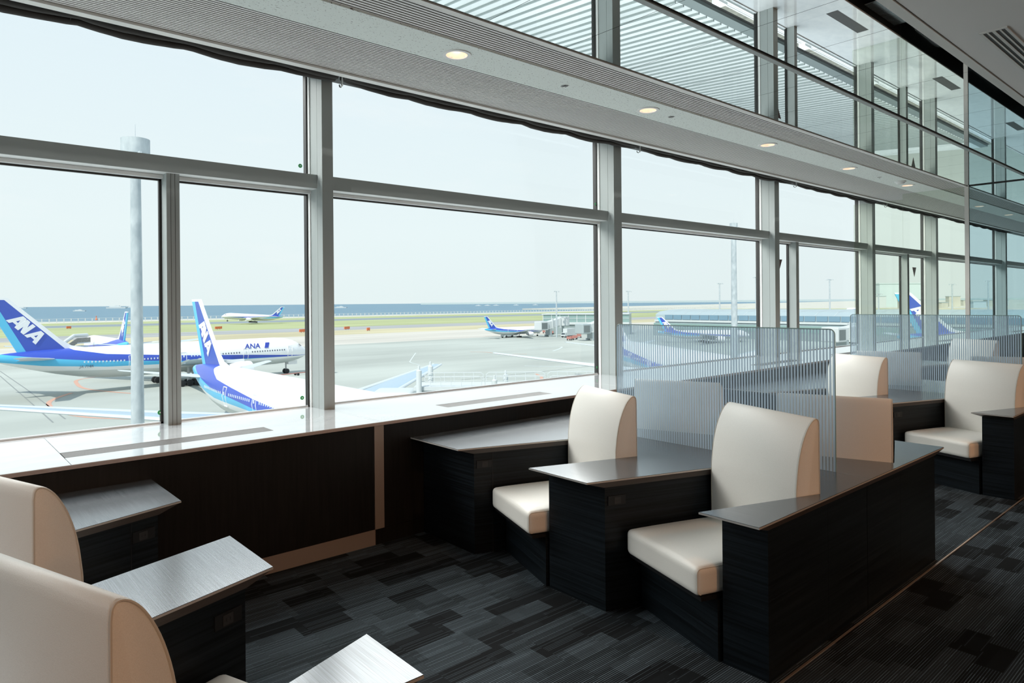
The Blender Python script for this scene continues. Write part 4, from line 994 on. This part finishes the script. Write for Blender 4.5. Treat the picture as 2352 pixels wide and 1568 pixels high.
# ---------------------------------------------------------------- ground vehicles
def wheels(t, xs, w, r=0.45):
    for x in xs:
        for s_ in (-1, 1):
            ring = lambda yy, rr: [(x + rr * math.cos(2 * PI * q / 12), yy, r + rr * math.sin(2 * PI * q / 12)) for q in range(12)]
            obj('wheel', MB().loft([ring(s_ * w - .14, r), ring(s_ * w + .14, r)]), 'tyre', t)
def truck(px_, py_, head, lab, body='bridge', L_=7.0, H_=3.0, cat='truck'):
    x, y = pg(px_, py_); t = thing('airport_truck', lab, cat, (x, y, GZ), head)
    obj('box_body', MB().box((-L_ / 2, -1.2, .8), (L_ / 2 - 2.0, 1.2, H_)), body, t, bevel=.08)
    obj('cab', MB().loft([[(L_ / 2 - 1.9, -1.15, .6), (L_ / 2 - 1.9, 1.15, .6), (L_ / 2 - 1.9, 1.15, 2.4), (L_ / 2 - 1.9, -1.15, 2.4)], [(L_ / 2, -1.15, .6), (L_ / 2, 1.15, .6), (L_ / 2 - .5, 1.1, 2.3), (L_ / 2 - .5, -1.1, 2.3)]]), body, t)
    obj('windscreen', MB().add([(L_ / 2 - .16, -1, 1.4), (L_ / 2 - .16, 1, 1.4), (L_ / 2 - .46, .95, 2.2), (L_ / 2 - .46, -.95, 2.2)], [(0, 1, 2, 3)]), 'glassveh', t)
    obj('chassis', MB().box((-L_ / 2, -.9, .4), (L_ / 2, .9, .8)), 'tyre', t); wheels(t, (-L_ / 2 + 1.3, L_ / 2 - 1.2), 1.0)
def tug(px_, py_, head, lab, mat='bridge'):
    x, y = pg(px_, py_); t = thing('aircraft_tug', lab, 'tug', (x, y, GZ), head)
    obj('body', MB().box((-3.2, -1.4, .5), (3.2, 1.4, 1.5)), mat, t, bevel=.15); obj('cab', MB().box((.8, -1.2, 1.5), (2.6, 1.2, 2.5)), mat, t, bevel=.1)
    obj('cab_glass', MB().box((.75, -1.22, 1.8), (2.65, 1.22, 2.3)), 'glassveh', t); wheels(t, (-2, 2), 1.3, .6)
def cart(px_, py_, head, lab, mat='red'):
    x, y = pg(px_, py_); t = thing('baggage_cart', lab, 'cart', (x, y, GZ), head, group='low apron equipment')
    obj('deck', MB().box((-2, -1, .6), (2, 1, .8)), mat, t); obj('rack', MB().box((-2, -1, .8), (-1.9, 1, 1.8)).box((1.9, -1, .8), (2, 1, 1.8)).box((-2, -.06, 1.7), (2, .06, 1.8)), mat, t); wheels(t, (-1.4, 1.4), .9, .3)
truck(1305, 774, PI + .2, 'white box van parked below the boarding bridge', L_=9.5, H_=4.2)
tug(1165, 775, 0.1, 'low pushback tug under the tail of the small parked airliner')
tug(737, 858, 0.2, 'blue and white tug hooked to the left airliner nose gear', 'wingblue')
for i, (x_, y_) in enumerate(((1255, 765), (1263, 768), (1310, 781), (1320, 779), (1330, 775))): cart(x_, y_, 0.2 * i, ['red ground cart at the nose of the small parked airliner', 'second red ground cart, just right of the airliner nose', 'reddish cart right of the white box van', 'middle reddish cart left of the grey bridge cab', 'reddish cart directly below the grey bridge cab'][i])
x, y = pg(690, 861); t = thing('tow_bar', 'red tow bar between the nose gear and the tug', 'tow bar', (x, y, GZ), h1)
obj('bar', MB().tube([(-6, 0, .5), (3.4, 0, .6)], .12), 'red', t); obj('head', MB().box((-6.4, -.5, .3), (-5.8, .5, .7)), 'red', t)
wheels(t, (-1.0,), .6, .3)
for i, (x_, y_, lab, mt) in enumerate(((1932, 792, 'green service van between the two striped screens', 'greenveh'), (1951, 790, 'white service van between the two striped screens', 'bridge'), (1368, 768, 'white pickup beside the grey bridge cab', 'bridge'), (1378, 779, 'dark red container truck at the second wide mullion', 'red'))):
    truck(x_, y_, 0.4 + i, lab, mt, L_=6, H_=2.4)
# passenger steps behind the left airliner
x, y = cw((165 - 1176) / 1568, 205); t = thing('boarding_stairs', 'white mobile boarding stairs with brown side behind the left airliner', 'stairs', (x, y, GZ), 0.72)
obj('stair_side', MB().loft([[(-7, -1.2, 2.2), (1, -1.2, 6.0), (6, -1.2, 6.0), (6, -1.2, 7.4), (0.6, -1.2, 7.4), (-7, -1.2, 3.8)], [(-7, -1.0, 2.2), (1, -1.0, 6.0), (6, -1.0, 6.0), (6, -1.0, 7.4), (0.6, -1.0, 7.4), (-7, -1.0, 3.8)]]), 'gravel', t)
for i in range(9): obj('step', MB().box((-7 + i * .85, -1, 2.2 + i * .42), (-6.1 + i * .85, 1, 2.4 + i * .42)), 'bridge', t)
obj('hood', MB().tube([(-7, 0, 4.4), (0.6, 0, 8.1), (6, 0, 8.1)], .55, 8), 'bridge', t); obj('platform', MB().box((.5, -1.2, 5.7), (6, 1.2, 6)), 'bridge', t)
obj('chassis', MB().box((-6, -1.3, .6), (5, 1.3, 5.0)), 'bridge', t); wheels(t, (-4, 4), 1.2, .5)
# airfield signs
for i, (x_, y_, lab) in enumerate(((502, 756, 'orange airfield sign on the grass below the departing airliner'), (695, 763, 'orange airfield sign left of the first wide mullion'), (797, 756.5, 'red airfield sign just right of the first wide mullion'), (846, 759.5, 'second red airfield sign on the dry grass'), (158, 755, 'tiny red airfield sign behind the left tail'))):
    x, y = pg(x_, y_); t = thing('airfield_sign', lab, 'sign', (x, y, GZ), 0.6)
    obj('board', MB().box((-3.6 if i < 3 else -2, -.2, .3), (3.6 if i < 3 else 2, .2, 2.0)), 'orange', t); obj('foot', MB().box((-1.5, -.3, 0), (-1.3, .3, .3)).box((1.3, -.3, 0), (1.5, .3, .3)), 'strut', t)
# ships and a buoy
def ship(px_, yb, Lm, dd, lab, mat='bridge'):
    a = (px_ - 1176) / 1568; q = cw(a, dd); t = thing('ship', lab, 'ship', (q[0], q[1], GZ - 2.5), -0.6)
    obj('hull', MB().loft([[(-Lm / 2, -Lm * .07, 0), (Lm * .42, -Lm * .07, 0), (Lm * .48, 0, 0), (Lm * .42, Lm * .07, 0), (-Lm / 2, Lm * .07, 0)], [(-Lm / 2, -Lm * .08, Lm * .07), (Lm * .44, -Lm * .08, Lm * .07), (Lm * .54, 0, Lm * .09), (Lm * .44, Lm * .08, Lm * .07), (-Lm / 2, Lm * .08, Lm * .07)]]), mat, t)
    obj('superstructure', MB().box((-Lm * .35, -Lm * .06, Lm * .07), (Lm * .2, Lm * .06, Lm * .12)).box((-Lm * .1, -Lm * .05, Lm * .12), (Lm * .12, Lm * .05, Lm * .15)), mat, t)
    obj('mast', MB().box((-.3, -.3, Lm * .15), (.6, .3, Lm * .2)), mat, t)
ship(269, 0, 150, 5200, 'large white ship on the horizon left of the near lamp mast')
ship(183, 0, 46, 2600, 'small white ship lower on the sea at the left')
ship(50, 0, 110, 7500, 'faint white ship on the horizon beside the left tail')
ship(300, 0, 110, 7000, 'white ship on the horizon touching the near lamp mast')
ship(783, 0, 60, 3300, 'small white boat on the sea right of the first wide mullion')
for i, x_ in enumerate((1099, 1120, 1140, 1186, 1230)): ship(x_, 0, 42, 4300 + 100 * i, '%s of the five small white boats on the horizon in the second bay' % ['leftmost', 'second from left', 'middle', 'fourth from left', 'rightmost'][i]); 
q = cw((221 - 1176) / 1568, 940); t = thing('buoy', 'tiny orange navigation buoy on the sea at the left', 'buoy', (q[0], q[1], GZ - 2.5)); obj('float', MB().lathe([(.01, 0), (1.6, 0), (1.6, 1), (.5, 4), (.5, 6), (.01, 6.2)], n=10), 'orange', t)

# ---------------------------------------------------------------- lower roof outside, under the window
lr = thing('lower_roof', 'white standing-seam roof below the window, seen in the mirror ceiling', 'roof', (0, 0, -3.2))
rf = MB().loft([[(XL - 10, 11.1, -0.10), (44, 11.1, -0.10), (44, 11.1, 0), (XL - 10, 11.1, 0)], [(XL - 10, 17.0, -0.55), (44, 17.0, -0.55), (44, 17.0, -0.45), (XL - 10, 17.0, -0.45)]])
obj('roof_sheet', rf, 'roofwh', lr)
x = -10.0; s0 = None
while x < 42:
    if s0 is None: s0 = obj('roof_seam', MB().loft([[(-.02, 11.1, 0), (.02, 11.1, 0), (.02, 11.1, .06), (-.02, 11.1, .06)], [(-.02, 17.0, -.45), (.02, 17.0, -.45), (.02, 17.0, -.39), (-.02, 17.0, -.39)]]), 'seam', lr, loc=(x, 0, 0))
    else: c = s0.copy(); COL.objects.link(c); c.location = (x, 0, 0)
    x += 0.38
obj('gutter', MB().box((XL - 10, 10.76, -.6), (44, 11.1, 0.0)), 'gutter', lr)
obj('trench_shadow', MB().box((XL - 10, 10.55, -.6), (44, 10.76, -.10)), 'gasket', lr)  # black strip stands for the shadow in the trench
obj('wall_below', MB().box((XL - 10, 10.56, -11), (44, 16.8, -.6)), 'pierwall', lr)
lg = thing('gravel_ledge', 'narrow gravelled ledge outside the window base, seen in the mirror ceiling', 'ledge', (0, 0, -3.2))
obj('gravel_bed', MB().box((XL - 10, 10.24, -.3), (44, 10.55, -0.02)), 'gravel', lg)
obj('concrete_curb', MB().box((XL - 10, 9.7, -.3), (44, 10.20, -0.03)), 'gutter', lg)
obj('pipe', MB().tube([(XL - 10, 10.22, 0.03), (44, 10.22, 0.03)], .03, 8).tube([(XL - 10, 10.30, 0.03), (44, 10.30, 0.03)], .025, 8), 'acwhite', lg)
obj('cable_tray', MB().box((XL - 10, 10.12, -.02), (44, 10.18, 0.05)), 'acwhite', lg)
for i, x in enumerate((15.6, 16.5, 21.5, 27, 33)): obj('equipment_pad', MB().box((x, 10.16, 0), (x + .42, 10.38, .12)), 'acwhite', lg)
obj('ledge_deck', MB().box((XL - 10, 5.37, -.6), (44, 10.545, -.31)), 'gutter', lg)
obj('facade', MB().box((XL - 10, 5.2, -11), (44, 5.36, 3.62)), 'gutter', lg)
